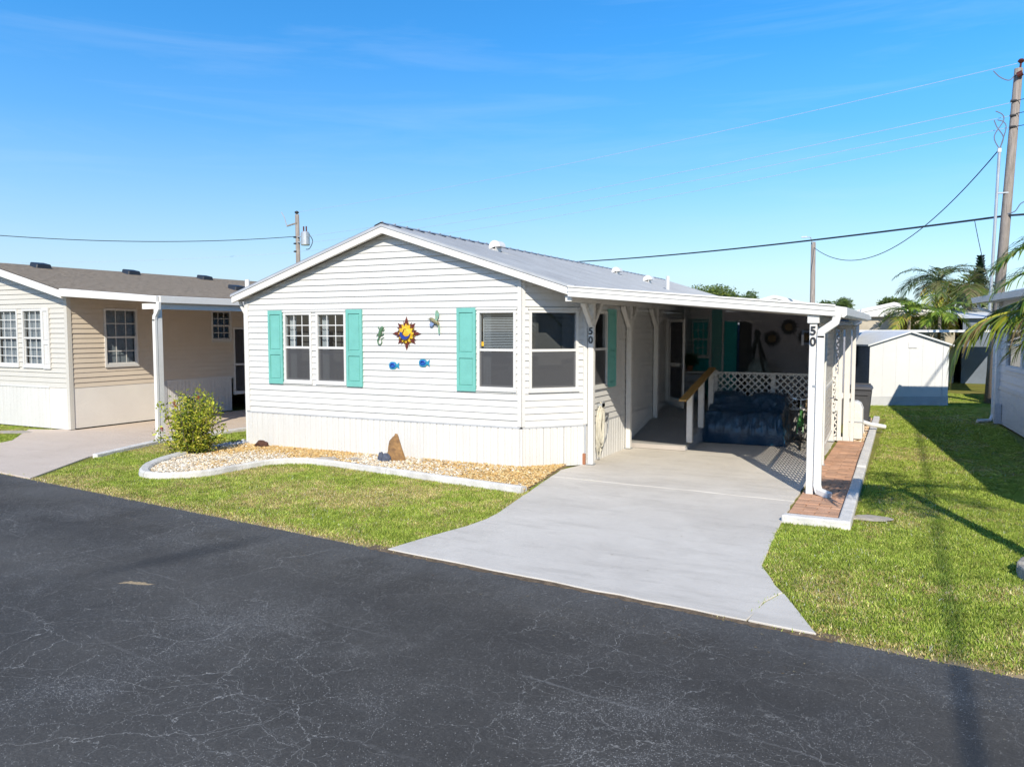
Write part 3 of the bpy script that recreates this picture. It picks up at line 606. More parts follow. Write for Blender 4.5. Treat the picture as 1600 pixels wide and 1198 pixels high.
for (px, py, z_, pp) in ((-5.05, 13.066, 2.37, P1), (-1.29, 12.038, 2.38, P4)):
    for me, dz in ((dg5, 0), (dg0, -.155)):
        o = link('house_number', me, 'black_plastic', pp); o.rotation_euler = (R(90), 0, 0); o.location = Vector((px, py, z_ + dz)) - wloc(pp)
MB().box(-1.47, -1.44, 12.25, 12.29, 2.17, 2.40).box(-1.44, -1.33, 12.25, 12.29, 2.36, 2.385).box(-1.44, -1.33, 12.25, 12.29, 2.185, 2.21).build('flag_bracket', 'black_plastic', P4)
ds = MB()
dp = [(-.97, 12.03, 2.62), (-1.0, 12.03, 2.50), (-1.18, 12.06, 2.37), (-1.185, 12.06, 2.30), (-1.185, 12.06, .18), (-1.16, 12.03, .10), (-1.02, 11.92, .075)]
for a, b in zip(dp[:-1], dp[1:]):
    d_ = (Vector(b) - Vector(a)).normalized() * .02; ds.bar(Vector(a) - d_, Vector(b) + d_, .105, .085, up=(0, 1, 0) if abs(d_.z) > .01 else (0, 0, 1))
ds.build('downspout', 'white_metal', cp, bev=.008)
MB().bar((-1.28, 12.05, 1.6), (-1.13, 12.04, 1.6), .02, .03).build('strap', 'galv', cp)
def lattice(F, u0, u1, z0, z1, parent, sp=.150, wd=.030, frame=.045, mid=None):
    m = MB(); H = z1 - z0; Wd = u1 - u0
    for sgn, w0 in ((1, 0.), (-1, .009)):
        k = -H
        while k < Wd + H:
            # strip along z' = sgn*(u-k): clip to the rectangle
            if sgn > 0: ua, ub = max(0, k), min(Wd, k + H); za, zb = ua - k, ub - k
            else: ua, ub = max(0, k - 0), min(Wd, k + H); za, zb = H - (ua - k), H - (ub - k)
            if ub - ua > .02:
                h_ = wd * .707
                P = []
                for w_ in (w0, w0 + .007):
                    P += [F.pt(u0+ua-h_/2*1, w_, z0+za + sgn*h_/2), F.pt(u0+ua+h_/2, w_, z0+za - sgn*h_/2), F.pt(u0+ub+h_/2, w_, z0+zb - sgn*h_/2), F.pt(u0+ub-h_/2, w_, z0+zb + sgn*h_/2)]
                m.add(P, [(0,1,2,3),(4,7,6,5),(0,4,5,1),(1,5,6,2),(2,6,7,3),(3,7,4,0)])
            k += sp
    lp = m.build('lattice', 'white_paint', parent)
    for x0, x1, y0, y1 in ((u0-frame, u0, z0-.01, z1+frame), (u1, u1+frame, z0-.01, z1+frame), (u0, u1, z1, z1+frame), (u0, u1, z0-frame, z0)): MB().fbox(F, x0, x1, -.012, .03, y0, y1).build('lattice_frame', 'white_paint', lp)
    if mid is not None: MB().fbox(F, u0, u1, -.014, .032, z0+mid, z0+mid+.06).build('lattice_frame', 'white_paint', lp)
    return lp
LS = Fr((-1.315, 12.1), q=(-1.54, 18.12)); lattice(LS, .12, 2.6, .30, 2.40, cp, .20, .046, mid=1.0); lattice(LS, 2.82, 5.9, .30, 2.40, cp, .20, .046, mid=1.0)
LF = Fr((-4.0, 18.02), d=(1, 0)); lattice(LF, .05, 1.24, .72, 1.42, cp); lattice(LF, 1.33, 2.55, .72, 1.42, cp)
MB().box(-3.99, -3.91, 17.96, 18.06, .1, 1.5).build('post', 'white_paint', cp, bev=.005)
# slim screen panel standing square to the lattice
sp = thing('privacy_screen', 'narrow white slatted privacy screen beside the white tank on the paver strip', 'screen', (-1.3, 18.25, 0))
for x0, x1 in ((-1.60, -1.50), (-1.43, -1.35), (-1.31, -1.20), (-1.17, -1.10)): MB().box(x0, x1, 18.24, 18.31, .03, 2.48).build('slat', 'white_paint', sp, bev=.004)
MB().box(-1.6, -1.10, 18.26, 18.29, 2.40, 2.5).build('rail', 'white_paint', sp); MB().box(-1.6, -1.10, 18.26, 18.29, .95, 1.06).build('rail', 'white_paint', sp); MB().box(-1.6, -1.10, 18.255, 18.295, .04, .12).build('rail', 'white_paint', sp)
lattice(Fr((-1.5, 18.275), d=(1, 0)), .0, .07, .14, 2.38, sp, frame=.004)

# ------------------------------------------------------------------ porch at the back of the carport
pr = thing('porch_room', 'shaded raised porch room with teal and white rear wall behind the lattice', 'porch', (-3.3, 18.3, 0))
MB().box(-5.13, -1.55, 18.08, 24.4, .05, .68).build('floor', 'deck_grey', pr)
MB().extrude([(-5.0, 18.32, 3.02), (-1.28, 18.32, 2.70), (-1.28, 18.32, 2.64), (-5.0, 18.32, 2.96)], (0, 6.1, 0)).build('roof', 'porch_wall', pr)
MB().box(-1.62, -1.56, 18.33, 24.4, .05, 2.60).build('side_wall', 'porch_wall', pr)
BY = 20.4
MB().box(-5.13, -4.66, BY, BY+.08, .68, 2.66).build('wall_panel', 'teal_wall', pr); MB().box(-5.13, -4.66, BY-.02, BY+.06, 2.661, 3.0).build('header_panel', 'white_paint', pr)
MB().box(-4.66, -4.60, BY-.04, BY+.08, .68, 2.95).build('post', 'white_paint', pr); MB().box(-5.10, -5.04, BY-.9, BY-.84, .68, 2.9).build('post', 'white_paint', pr)
tdoor = MB().box(-4.60, -4.34, BY-.02, BY+.06, .68, 2.9).build('door', 'teal', pr); MB().ring((-4.43, BY-.05, 1.95), (0, 1, 0), .022, .012, 12, 6).ring((-4.43, BY-.05, 1.76), (0, 1, 0), .022, .012, 12, 6).build('handle', 'chrome', tdoor)
MB().box(-4.34, -4.29, BY-.04, BY+.08, .68, 2.93).build('post', 'white_paint', pr)
MB().box(-4.29, -3.98, BY, BY+.08, .68, 2.62).build('wall_panel', 'teal_wall', pr); MB().box(-4.29, -1.64, BY-.005, BY+.075, 2.621, 2.85).build('header_panel', 'porch_wall', pr)
MB().box(-3.62, -1.64, BY, BY+.08, .68, 2.62).build('wall_panel', 'porch_wall', pr)
MB().box(-3.98, -3.62, BY+.3, BY+.36, .68, 2.62).build('doorway_back', 'interior', pr)
TW = Fr((-5.13, BY), d=(1, 0)); window(pr, TW, .03, .46, 1.70, 2.62, grid=(3, 2), screen=False, lowgrid=(3, 2), tr=.025, depth=.2)

ramp_ = thing('ramp', 'grey painted entry ramp rising beside the home under the carport', 'ramp', (-4.5, 15.4, 0))
RY0, RY1 = 15.42, 18.06; rz = lambda y: .13 + (y - RY0) * (.68 - .13) / (RY1 - RY0)
MB().extrude([(-5.1, RY0+.03, .03), (-5.1, RY1, .03), (-5.1, RY1, rz(RY1)-.03), (-5.1, RY0+.03, rz(RY0)-.03)], (1.12, 0, 0)).build('ramp_body', 'deck_grey', ramp_)
n = 4
for i in range(n):
    a = RY0 + (RY1-RY0)*i/n; b = RY0 + (RY1-RY0)*(i+1)/n - .006
    MB().extrude([(-5.11, a, rz(a)), (-5.11, b, rz(b)), (-5.11, b, rz(b)-.028), (-5.11, a, rz(a)-.028)], (1.16, 0, 0)).build('deck_sheet', 'deck_grey', ramp_, bev=.003)
MB().box(-5.11, -3.96, RY0-.02, RY0+.008, .03, rz(RY0)-.012).build('front_edge', 'deck_edge', ramp_)
MB().extrude([(-3.975, RY0+.02, .032), (-3.975, RY1, .032), (-3.975, RY1, rz(RY1)-.03), (-3.975, RY0+.02, rz(RY0)-.03)], (.02, 0, 0)).build('side_board', 'grey_trim', ramp_)
hr = thing('handrail', 'brown wooden handrail on white posts beside the grey ramp', 'handrail', (-3.95, 15.8, .2))
hz_ = lambda y: 1.08 + (y - 15.2) * .205
MB().bar((-3.93, 15.05, hz_(15.05)), (-3.93, 17.55, hz_(17.55)), .15, .042).build('rail', 'wood_rail', hr, bev=.004)
for y in (15.62, 16.55, 17.45): MB().box(-3.985, -3.875, y-.05, y+.05, rz(y)-.0, hz_(y)-.03).build('post', 'white_paint', hr, bev=.005)

# ------------------------------------------------------------------ tan home on the left
lh = thing('manufactured_home', 'tan sided home with brown shingle roof at the left edge', 'house', (-21.5, 12.1, 0))
LX = -17.8; LR = -20.75; LHW = 3.15; LRZ = 4.08; LEZ = 3.30; LSL = (LRZ-LEZ)/LHW; LF_ = Fr((-23.7, 12.1), q=(LX, 12.1)); LSd = Fr((LX, 12.1), d=(0, 1))
ul = lambda x: x + 23.7
def uf_l(z):
    lim = (LRZ - .13 - z) / LSL; return max(0, LR - lim + 23.7), min(LF_.len, LR + lim + 23.7)
q1 = (ul(-20.55), ul(-19.68), 1.50, 2.90); q2 = (ul(-19.50), ul(-18.72), 1.50, 2.90); q3 = (.93, 1.87, 1.50, 2.92); q4 = (4.28, 5.02, 2.08, 2.94)
siding(lh, LF_, 1.02, 4.1, .118, uf_l, [inset(q1), inset(q2)], 'tan_siding'); siding(lh, LSd, 1.02, 3.22, .118, lambda z: (0, 12), [inset(q3), inset(q4), (5.1, 6.0, .5, 2.45)], 'tan_side')
for F, q in ((LF_, q1), (LF_, q2)): window(lh, F, *q, grid=(3, 3), lowgrid=(3, 3), screen=False, blinds=(1.57, .017))
window(lh, LSd, *q3, grid=(3, 2), lowgrid=(3, 2), blinds=(1.57, .017), screen=False); window(lh, LSd, *q4, grid=(3, 2), lowgrid=(3, 2), screen=False)
shutter(lh, LF_, ul(-18.70), ul(-18.44), 1.46, 2.92, 'white_vinyl')
skirt(lh, LF_, .05, ul(-18.55), .03, 1.0, 'skirt_white', .42, .14); skirt(lh, LSd, 2.7, 5.0, .05, 1.0, 'skirt_white', .4, .13)
MB().fbox(LF_, ul(-18.54), ul(LX)-.02, -.02, .012, .03, 1.015).build('skirting_panel', 'cream_skirt', lh)
MB().fbox(LF_, .05, ul(-18.54), .0, .03, 1.0, 1.05).build('skirt_rail', 'white_vinyl', lh)
MB().fbox(LSd, .05, 2.68, -.02, .012, .05, 1.015).build('skirting_panel', 'cream_skirt', lh); MB().fbox(LSd, 2.62, 2.72, .0, .03, .05, 1.02).build('skirt_trim', 'grey_trim', lh)
MB().fbox(LSd, 2.7, 5.05, .0, .025, 1.0, 1.05).build('skirt_rail', 'white_vinyl', lh)
MB().fbox(LF_, LF_.len-.07, LF_.len+.03, -.02, .035, .04, 3.2).build('corner_trim', 'tan_siding', lh); MB().fbox(LSd, 0, .07, -.01, .032, .04, 3.2).build('corner_trim', 'tan_siding', lh)
ldr = MB().fbox(LSd, 5.08, 5.14, -.03, .03, .5, 2.47).fbox(LSd, 5.96, 6.02, -.03, .03, .5, 2.47).fbox(LSd, 5.14, 5.96, -.03, .029, 2.41, 2.47).fbox(LSd, 5.14, 5.96, -.02, .02, 1.35, 1.41).fbox(LSd, 5.14, 5.96, -.02, .02, .5, .6).build('door', 'white_vinyl', lh)
MB().fbox(LSd, 5.14, 5.96, -.012, -.004, .6, 2.41).build('screen', 'screen', ldr); MB().fbox(LSd, 5.1, 6.0, -.3, -.25, .5, 2.45).build('room_recess', 'interior', ldr)
MB().box(-23.7, -23.6, 12.15, 30, .05, 3.2).build('side_wall', 'tan_siding', lh); MB().box(-23.6, LX-.05, 29.9, 30, .05, 3.2).build('rear_wall', 'tan_siding', lh); MB().fbox(LSd, 6.02, 17.9, -.06, -.02, .05, 3.2).build('side_wall', 'tan_side', lh)
lp_ = [(LR-LHW, LEZ-.1), (LR-LHW, LEZ), (LR, LRZ), (LR+LHW, LEZ), (LR+LHW, LEZ-.1), (LR, LRZ-.13)]
lroof = MB().extrude([(x, 11.86, z) for x, z in lp_], (0, 18.4, 0)).build('roof', 'white_metal', lh)
# shingles: courses on the right slope, each tab its own piece
nrm = Vector((LSL, 0, 1)).normalized(); dn = Vector((1, 0, -LSL)).normalized(); Ls = math.hypot(LHW+.06, LSL*(LHW+.06)); nc = 21
cw = Ls / nc
for i in range(nc):
    a = Vector((LR, 11.82, LRZ+.006)) + dn*(i*cw) + nrm*.004; b = a + dn*(cw+.03)
    MB().add([a, a+Vector((0,18.5,0)), b+Vector((0,18.5,0))+nrm*.014, b+nrm*.014, b+nrm*.002, b+Vector((0,18.5,0))+nrm*.002], [(0,1,2,3),(3,2,5,4)]).build('shingle_course', 'shingle', lroof, recalc=False)
MB().add([(LR, 11.82, LRZ+.01), (LR-LHW-.06, 11.82, LEZ-.01), (LR-LHW-.06, 30.3, LEZ-.01), (LR, 30.3, LRZ+.01)], [(0,1,2,3)]).build('shingle_sheet', 'shingle', lroof, recalc=False)
for y in (13.2, 15.9, 18.6, 21.4):
    MB().extrude([(LR+.18, y-.22, LRZ-.06), (LR+.18, y-.19, LRZ+.075), (LR+.18, y+.19, LRZ+.075), (LR+.18, y+.22, LRZ-.06)], (.30, 0, -.06)).build('roof_vent', 'vent_black', lroof, bev=.02)
MB().extrude([(-19.1, 18.25, 3.62), (-19.1, 18.29, 3.80), (-19.1, 18.71, 3.80), (-19.1, 18.75, 3.62)], (.34, 0, -.06)).build('roof_vent', 'vent_black', lroof, bev=.02)
MB().tube([(-18.6, 18.6, 3.4), (-18.6, 18.6, 3.95)], .07, 10).build('vent_pipe', 'white_metal', lroof)
for sgn in (-1, 1):
    a = Vector((LR, 11.80, LRZ)); b = Vector((LR + sgn*(LHW+.03), 11.80, LEZ - .01))
    MB().extrude([a + Vector((0,0,.0)), b + Vector((0,0,.0)), b + Vector((0,0,-.17)), a + Vector((0,0,-.17))], (0, .06, 0)).build('rake_board', 'white_metal', lh, bev=.004)
MB().box(LR+LHW-.01, LR+LHW+.09, 11.86, 30, LEZ-.13, LEZ-.02).build('gutter', 'white_metal', lh)

lc = thing('carport', 'white framed carport roof joining the tan home at the left', 'carport', (-16, 12, 0))
lz = lambda x: 3.28 + (x + 17.5) * (3.07-3.28) / 3.05
MB().extrude([(-17.5, 11.86, lz(-17.5)-.02), (-14.45, 11.86, lz(-14.45)-.02), (-14.45, 11.86, lz(-14.45)-.07), (-17.5, 11.86, lz(-17.5)-.07)], (0, 10, 0)).build('roof', 'ceiling_tan', lc)
MB().extrude([(-17.62, 11.79, lz(-17.6)+.06), (-14.40, 11.79, lz(-14.4)+.05), (-14.40, 11.79, lz(-14.4)-.09), (-17.62, 11.79, lz(-17.6)-.12)], (0, .07, 0)).build('front_fascia', 'white_metal', lc, bev=.006)
MB().box(-14.45, -14.36, 11.87, 21.9, 2.97, 3.12).build('side_gutter', 'white_metal', lc, bev=.006)
MB().box(-14.56, -14.47, 11.9, 21.9, 2.84, 2.965).build('header_beam', 'white_paint', lc)
MB().box(-14.56, -14.44, 11.85, 11.97, .03, 2.84).build('post', 'white_paint', lc, bev=.005); MB().box(-14.56, -14.46, 16.5, 16.6, .03, 2.84).build('post', 'white_paint', lc, bev=.005); MB().box(-14.9, -14.4, 11.84, 11.9, 2.84, 2.96).build('beam_end', 'white_paint', lc)
d_ = MB(); dpp = [(-14.36, 11.82, 2.97), (-14.37, 11.82, 2.84), (-14.46, 11.8, 2.68), (-14.47, 11.8, 2.6), (-14.47, 11.8, .14), (-14.42, 11.74, .07)]
for a, b in zip(dpp[:-1], dpp[1:]):
    q = (Vector(b)-Vector(a)).normalized()*.02; d_.bar(Vector(a)-q, Vector(b)+q, .08, .07, up=(0, 1, 0))
d_.build('downspout', 'white_metal', lc, bev=.006)

# ------------------------------------------------------------------ pale home at the right edge
rh = thing('manufactured_home', 'white home with shaded window wall at the right edge behind the palm frond', 'house', (3.5, 20, 0))
RF = Fr((3.14, 9.1), q=(1.95, 23.9)); RF.n = -RF.n
RFd = lambda y: (y - 9.1) / RF.d.y
siding(rh, RF, .93, 3.15, .2, lambda z: (RFd(9.2), RFd(23.9)), [(RFd(17.6), RFd(22.9), 1.46, 2.62)], 'white_vinyl')
for a, b in ((17.58, 19.3), (19.32, 21.1), (21.12, 22.92)): window(rh, RF, RFd(a), RFd(b), 1.44, 2.64, screen=False, depth=.4, tr=.07)
skirt(rh, RF, RFd(9.2), RFd(23.9), .05, .9, 'skirt_white', .4, .2)
MB().fbox(RF, RFd(9.2), RFd(23.9), .0, .03, .9, 1.0).build('skirt_rail', 'white_vinyl', rh)
MB().fbox(RF, RFd(23.72), RFd(23.98), -.1, .09, .03, 3.12).build('corner_column', 'white_paint', rh, bev=.006)
MB().prism([(3.8, 9.3), (9.6, 9.4), (8.4, 24.0), (2.75, 23.88)], .05, 3.12).build('wall', 'white_vinyl', rh); MB().prism([(2.02, 23.84), (2.75, 23.88), (2.75, 23.92), (2.02, 23.90)], .05, 3.12).build('end_wall', 'white_vinyl', rh); MB().prism([(3.2, 9.2), (3.8, 9.3), (3.8, 9.34), (3.2, 9.26)], .05, 3.12).build('end_wall', 'white_vinyl', rh)
rroof = MB().add([(3.30, 9.0, 3.20), (1.36, 24.45, 3.20), (5.3, 24.6, 4.2), (6.8, 9.1, 4.2), (10.2, 9.2, 3.2), (8.9, 24.7, 3.2), (3.30, 9.0, 3.10), (1.36, 24.45, 3.10), (10.2, 9.2, 3.1), (8.9, 24.7, 3.1)],
   [(0,1,2,3),(3,2,5,4),(6,8,9,7),(0,6,7,1),(4,5,9,8),(0,3,4,8,6),(1,7,9,5,2)]).build('roof', 'white_metal', rh)
MB().extrude([(3.23, 9.0, 3.23), (3.33, 9.0, 3.23), (3.33, 9.0, 3.09), (3.27, 9.0, 3.09)], (-1.94, 15.45, 0)).build('gutter', 'white_metal', rh, bev=.005)
MB().tube([(1.46, 24.3, 3.08), (1.5, 24.3, 2.95), (1.86, 24.05, 2.8), (1.86, 24.05, .2), (1.8, 23.9, .06), (1.5, 23.7, .05)], .045, 8).build('downspout', 'white_metal', rh)
MB().box(1.84, 1.98, 23.2, 23.36, .05, .55).build('meter_box', 'grey_trim', rh)

# ------------------------------------------------------------------ shed and far homes
shd = thing('shed', 'pale gable-fronted shed at the end of the right lawn', 'shed', (-.1, 28, 0))
SA = Vector((-1.25, 27.5)); SB = Vector((.98, 28.58)); SFr = Fr(SA, q=SB); SW = SFr.len; bk = -3.2
for i in range(6):
    u0 = SW*i/6; u1 = SW*(i+1)/6 - .002; zt = lambda u: 1.98 + .36*(1 - abs(u/SW*2 - 1)) - .04
    um = SW/2
    top = [SFr.pt(u1, 0, zt(u1)), SFr.pt(u0, 0, zt(u0))]
    pts = [SFr.pt(u0, 0, .3), SFr.pt(u1, 0, .3)] + top
    MB().extrude(pts, (-SFr.n.x*.03, -SFr.n.y*.03, 0)).build('wall_panel', 'shed_wall', shd, bev=.002)
MB().fbox(SFr, -.01, SW+.01, -.03, .012, .0, .3).build('base_board', 'shed_base', shd)
MB().fbox(SFr, .0, .04, bk, -.035, .0, 1.96).build('side_wall', 'blue_grey', shd); MB().fbox(SFr, SW-.04, SW, bk, -.035, .0, 1.96).build('side_wall', 'shed_wall', shd); MB().fbox(SFr, .05, SW-.05, bk, bk+.04, 0, 1.96).build('rear_wall', 'shed_wall', shd)  # left wall: its shade is put into the blue grey colour
for u0, u1, s_ in ((-.1, SW/2, 1), (SW+.1, SW/2, -1)):
    za, zb = 1.96 - .03, 2.36
    MB().add([SFr.pt(u0, .1, za), SFr.pt(u1, .1, zb), SFr.pt(u1, bk-.1, zb), SFr.pt(u0, bk-.1, za), SFr.pt(u0, .1, za-.05), SFr.pt(u1, .1, zb-.05), SFr.pt(u1, bk-.1, zb-.05), SFr.pt(u0, bk-.1, za-.05)], [(0,1,2,3),(4,7,6,5),(0,4,5,1),(1,5,6,2),(2,6,7,3),(3,7,4,0)]).build('roof_slope', 'shed_roof', shd)
MB().fbox(SFr, SW*.5-.04, SW*.5+.22, .0, .03, 1.83, 2.0).build('vent', 'white_metal', shd)
MB().fbox(SFr, SW-.2, SW-.185, .0, .012, .3, 1.9).build('door_edge', 'grey_trim', shd)
def far_home(label, x0, x1, y0, y1, ez, rzz, wall, roofm, ridge='x', z0=0):
    h = thing('far_home', label, 'house', ((x0+x1)/2, y0, 0), 'homes in the rows behind')
    MB().box(x0, x1, y0, y1, z0, ez).build('wall', wall, h); o = .25
    if ridge == 'x': P = [(x0-o, y0-o, ez), (x0-o, (y0+y1)/2, rzz), (x0-o, y1+o, ez)]; v = (x1-x0+2*o, 0, 0)
    else: P = [(x0-o, y0-o, ez), ((x0+x1)/2, y0-o, rzz), (x1+o, y0-o, ez)]; v = (0, y1-y0+2*o, 0)
    MB().extrude(P, v).build('roof', roofm, h)
    if ridge == 'y':
        a, b, c = [Vector(p) for p in P]; f = MB()
        for p, q in ((a, b), (b, c)): f.extrude([p+Vector((0,-.04,.04)), q+Vector((0,-.04,.04)), q+Vector((0,-.04,-.12)), p+Vector((0,-.04,-.12))], (0, .06, 0))
        f.build('rake_board', 'white_metal', h)
    return h
h1 = far_home('far tan gabled home left of the small palms', -3.4, 1.6, 41, 52, 3.0, 3.62, 'tan_house', 'white_metal', 'y')
h2 = far_home('far white roofed home just above the carport corner', -8.6, -3.0, 38.5, 50, 3.1, 3.95, 'tan_house', 'white_metal', 'y')
MB().box(-3.0, -2.9, 38.5, 50, 2.9, 3.06).build('gutter', 'white_metal', h2)
for x in (-.9, .4): window(h1, Fr((x, 41), d=(1, 0)), 0, .8, 1.2, 2.3, screen=False, depth=.2)
h3 = far_home('far grey roofed home behind the right row', 6, 14, 44, 60, 3.0, 4.0, 'white_vinyl', 'shed_roof', 'x')
h4 = far_home('far white home seen under the flat carport roof right of the shed', 1.9, 9, 41, 52, 2.9, 3.5, 'blue_grey', 'shed_roof', 'x')
far_home('next white home beyond the tan home out of frame at left', -36, -29, 12.3, 28, 3.1, 4.1, 'white_vinyl', 'shed_roof', 'y'); far_home('pale home across the road behind the viewer', -13, -4, -22, -9.5, 3.0, 4.1, 'white_vinyl', 'shed_roof', 'x'); far_home('tan home across the road behind the viewer', -2.5, 5, -24, -10, 3.0, 4.2, 'tan_siding', 'shingle', 'y')
aw = thing('awning', 'flat white carport roof behind the pale shed', 'carport', (0, 34, 0))
MB().box(-2.2, 3.6, 33, 40, 2.30, 2.385).build('roof', 'white_metal', aw, bev=.01)
for x, y in ((-2.1, 33.1), (3.5, 33.1), (-2.1, 39.9), (3.5, 39.9)): MB().box(x-.05, x+.05, y-.05, y+.05, 0, 2.30).build('post', 'white_paint', aw)
bw = thing('storage_room', 'blue grey walled room with white gutter behind the carport', 'building', (-2.2, 25, 0))
MB().box(-4.9, -1.72, 25.0, 30, .03, 2.72).build('wall', 'blue_grey', bw); MB().box(-5, -1.45, 24.85, 30.1, 2.722, 2.86).build('roof', 'white_metal', bw); MB().box(-1.44, -1.36, 24.9, 30.1, 2.74, 2.85).build('gutter', 'white_metal', bw); MB().tube([(-1.4, 25, 2.74), (-1.4, 25, 2.6), (-1.66, 25.05, 2.45), (-1.66, 25.05, .1)], .04, 8).build('downspout', 'blue_grey', bw)

# ------------------------------------------------------------------ numpy foliage helpers
rng = np.random.default_rng(11)
def vnoise(x, y, s, seed):
    r_ = np.random.default_rng(seed).random((64, 64)); u = (x*s) % 64; v = (y*s) % 64; i = u.astype(int); j = v.astype(int); fx = u-i; fy = v-j
    fx = fx*fx*(3-2*fx); fy = fy*fy*(3-2*fy); a = r_[i % 64, j % 64]; b = r_[(i+1) % 64, j % 64]; c = r_[i % 64, (j+1) % 64]; d = r_[(i+1) % 64, (j+1) % 64]
    return (a*(1-fx)+b*fx)*(1-fy) + (c*(1-fx)+d*fx)*fy
class Leafs:
    """collects quads with colours"""
    def __init__(s): s.V = []; s.C = []
    def quad(s, a, b, c, d, col): s.V += [a, b, c, d]; s.C += [col]*4
    def build(s, name, parent=None, mat='leaf'):
        V = np.array([tuple(v) for v in s.V]); off = wloc(parent) if parent is not None else Vector((0,0,0)); V = V - np.array(off)
        return link(name, arr_mesh(name, V, np.arange(len(V)).reshape(-1, 4), np.array(s.C)), mat, parent)
def scatter_leaves(P, size, cols, up=.5, aspect=.45):
    """P: n x 3 points; returns verts/quads/colours of folded pointed leaves (2 quads each)"""
    n = len(P); d = rng.normal(size=(n, 3)); d[:, 2] = d[:, 2]*.6 + up*.4; d /= np.linalg.norm(d, axis=1)[:, None]
    q = rng.normal(size=(n, 3)); s_ = np.cross(d, q); s_ /= np.linalg.norm(s_, axis=1)[:, None]; nn = np.cross(s_, d)
    L_ = size * (.6 + .8*rng.random(n))[:, None]; Wd = L_*aspect
    b = P; m1 = P + d*L_*.5 + s_*Wd*.5 + nn*Wd*.15; m2 = P + d*L_*.5 - s_*Wd*.5 + nn*Wd*.15; mc = P + d*L_*.5; tp = P + d*L_ - nn*L_*.1
    V = np.stack([b, m1, tp, mc, b, mc, tp, m2], 1).reshape(-1, 3); F_ = np.arange(len(V)).reshape(-1, 4)
    ci = rng.integers(0, len(cols), n); c = np.array(cols)[ci] * (.75 + .5*rng.random(n))[:, None]
    return V, F_, np.repeat(c, 8, 0)
def crown_points(lobes, n, shell=.55):
    out = []; tot = sum(l[3]*l[4]*l[5] for l in lobes)
    for cx, cy, cz, rx, ry, rz_ in lobes:
        k = int(n*rx*ry*rz_/tot); d = rng.normal(size=(k, 3)); d /= np.linalg.norm(d, axis=1)[:, None]; r_ = (shell + (1-shell)*rng.random(k)**.6) * (.85 + .3*rng.random(k))
        out.append(np.array([cx, cy, cz]) + d*r_[:, None]*np.array([rx, ry, rz_]))
    return np.concatenate(out)

# ------------------------------------------------------------------ gravel bed with scalloped kerb
bedc = smooth_path([(-12.34, 12.1, 0), (-12.40, 11.4, 0), (-12.30, 10.7, 0), (-11.98, 9.75, 0), (-11.5, 9.1, 0), (-11.05, 8.80, 0), (-10.62, 8.92, 0), (-10.33, 9.35, 0), (-10.27, 10.0, 0), (-10.15, 10.65, 0), (-9.75, 11.0, 0), (-9.2, 11.02, 0), (-8.42, 10.92, 0), (-7.4, 10.78, 0), (-6.46, 10.63, 0), (-5.06, 10.44, 0)], 6)
bed_poly = [(p.x, p.y) for p in bedc] + [(-5.2, 11.4), (-5.36, 12.35), (-5.4, 12.9), (-5.97, 12.22), (-12.25, 12.22)]
tag(MB().prism(bed_poly, -.02, .035).build('gravel_bed', 'sand'), kind='structure')
kb = thing('garden_kerb', 'grey white scalloped concrete kerb around the gravel bed', 'kerb', (-9, 10.5, 0))
kprof = [(-.085, -.03), (-.085, .075), (-.06, .10), (.04, .115), (.075, .09), (.085, .03), (.085, -.03)]
st_ = 22; joints = [12, 30, 48, 62, 76, len(bedc)-1]
for a, b in zip(joints[:-1], joints[1:]):
    pts = bedc[a:b+1]; m = MB(); k = len(kprof); base = 0
    for i, p in enumerate(pts):
        d = (pts[min(i+1, len(pts)-1)] - pts[max(i-1, 0)]).normalized(); s_ = Vector((d.y, -d.x, 0)); q = p
        if i == len(pts)-1: q = p - d*.008
        for w_, z in kprof: jz = .006*mnoise.noise(Vector((p.x*5, p.y*5, w_*20))); m.v.append(tuple(q + s_*(w_ + jz) + Vector((0, 0, z + jz))))
    for i in range(len(pts)-1):
        for j in range(k): m.f.append((i*k+j, (i+1)*k+j, (i+1)*k+(j+1) % k, i*k+(j+1) % k))
    m.f.append(tuple(range(k))); m.f.append(tuple((len(pts)-1)*k + j for j in range(k))[::-1])
    m.build('kerb_segment', 'curb_bed', kb, bev=.0)
def pebbles(name, xs, ys, z, size, cols, cw=None):
    n = len(xs); base = np.array([(1,0,0),(0,1,0),(-1,0,0),(0,-1,0),(0,0,1),(0,0,-1),(.62,.62,.5),(-.62,.62,.5),(-.62,-.62,.5),(.62,-.62,.5)], float)
    V = base[None] * (1 + .35*(rng.random((n, 10, 1))-.5)); V = V * (np.array([1, .72, .55])[None, None] * (.8 + .4*rng.random((n, 1, 3)))); V *= (size*(.55 + .9*rng.random(n)))[:, None, None]
    a = rng.random(n)*6.28; c, s_ = np.cos(a)[:, None], np.sin(a)[:, None]; x = V[..., 0]*c - V[..., 1]*s_; y = V[..., 0]*s_ + V[..., 1]*c
    V = np.stack([x + xs[:, None], y + ys[:, None], V[..., 2] + z[:, None]], -1).reshape(-1, 3)
    f = np.array([(0,6,9),(1,7,6),(2,8,7),(3,9,8),(6,4,9),(7,4,6),(8,4,7),(9,4,8),(0,1,6),(1,2,7),(2,3,8),(3,0,9)]); F_ = (f[None] + 10*np.arange(n)[:, None, None]).reshape(-1, 3)
    return link(name, arr_mesh(name, V, F_, np.repeat(cols, 10, 0)), 'pebble')
n = 52000; xs = rng.uniform(-12.4, -5.0, n); ys = rng.uniform(8.8, 12.95, n); k = inpoly(xs, ys, bed_poly); xs, ys = xs[k], ys[k]
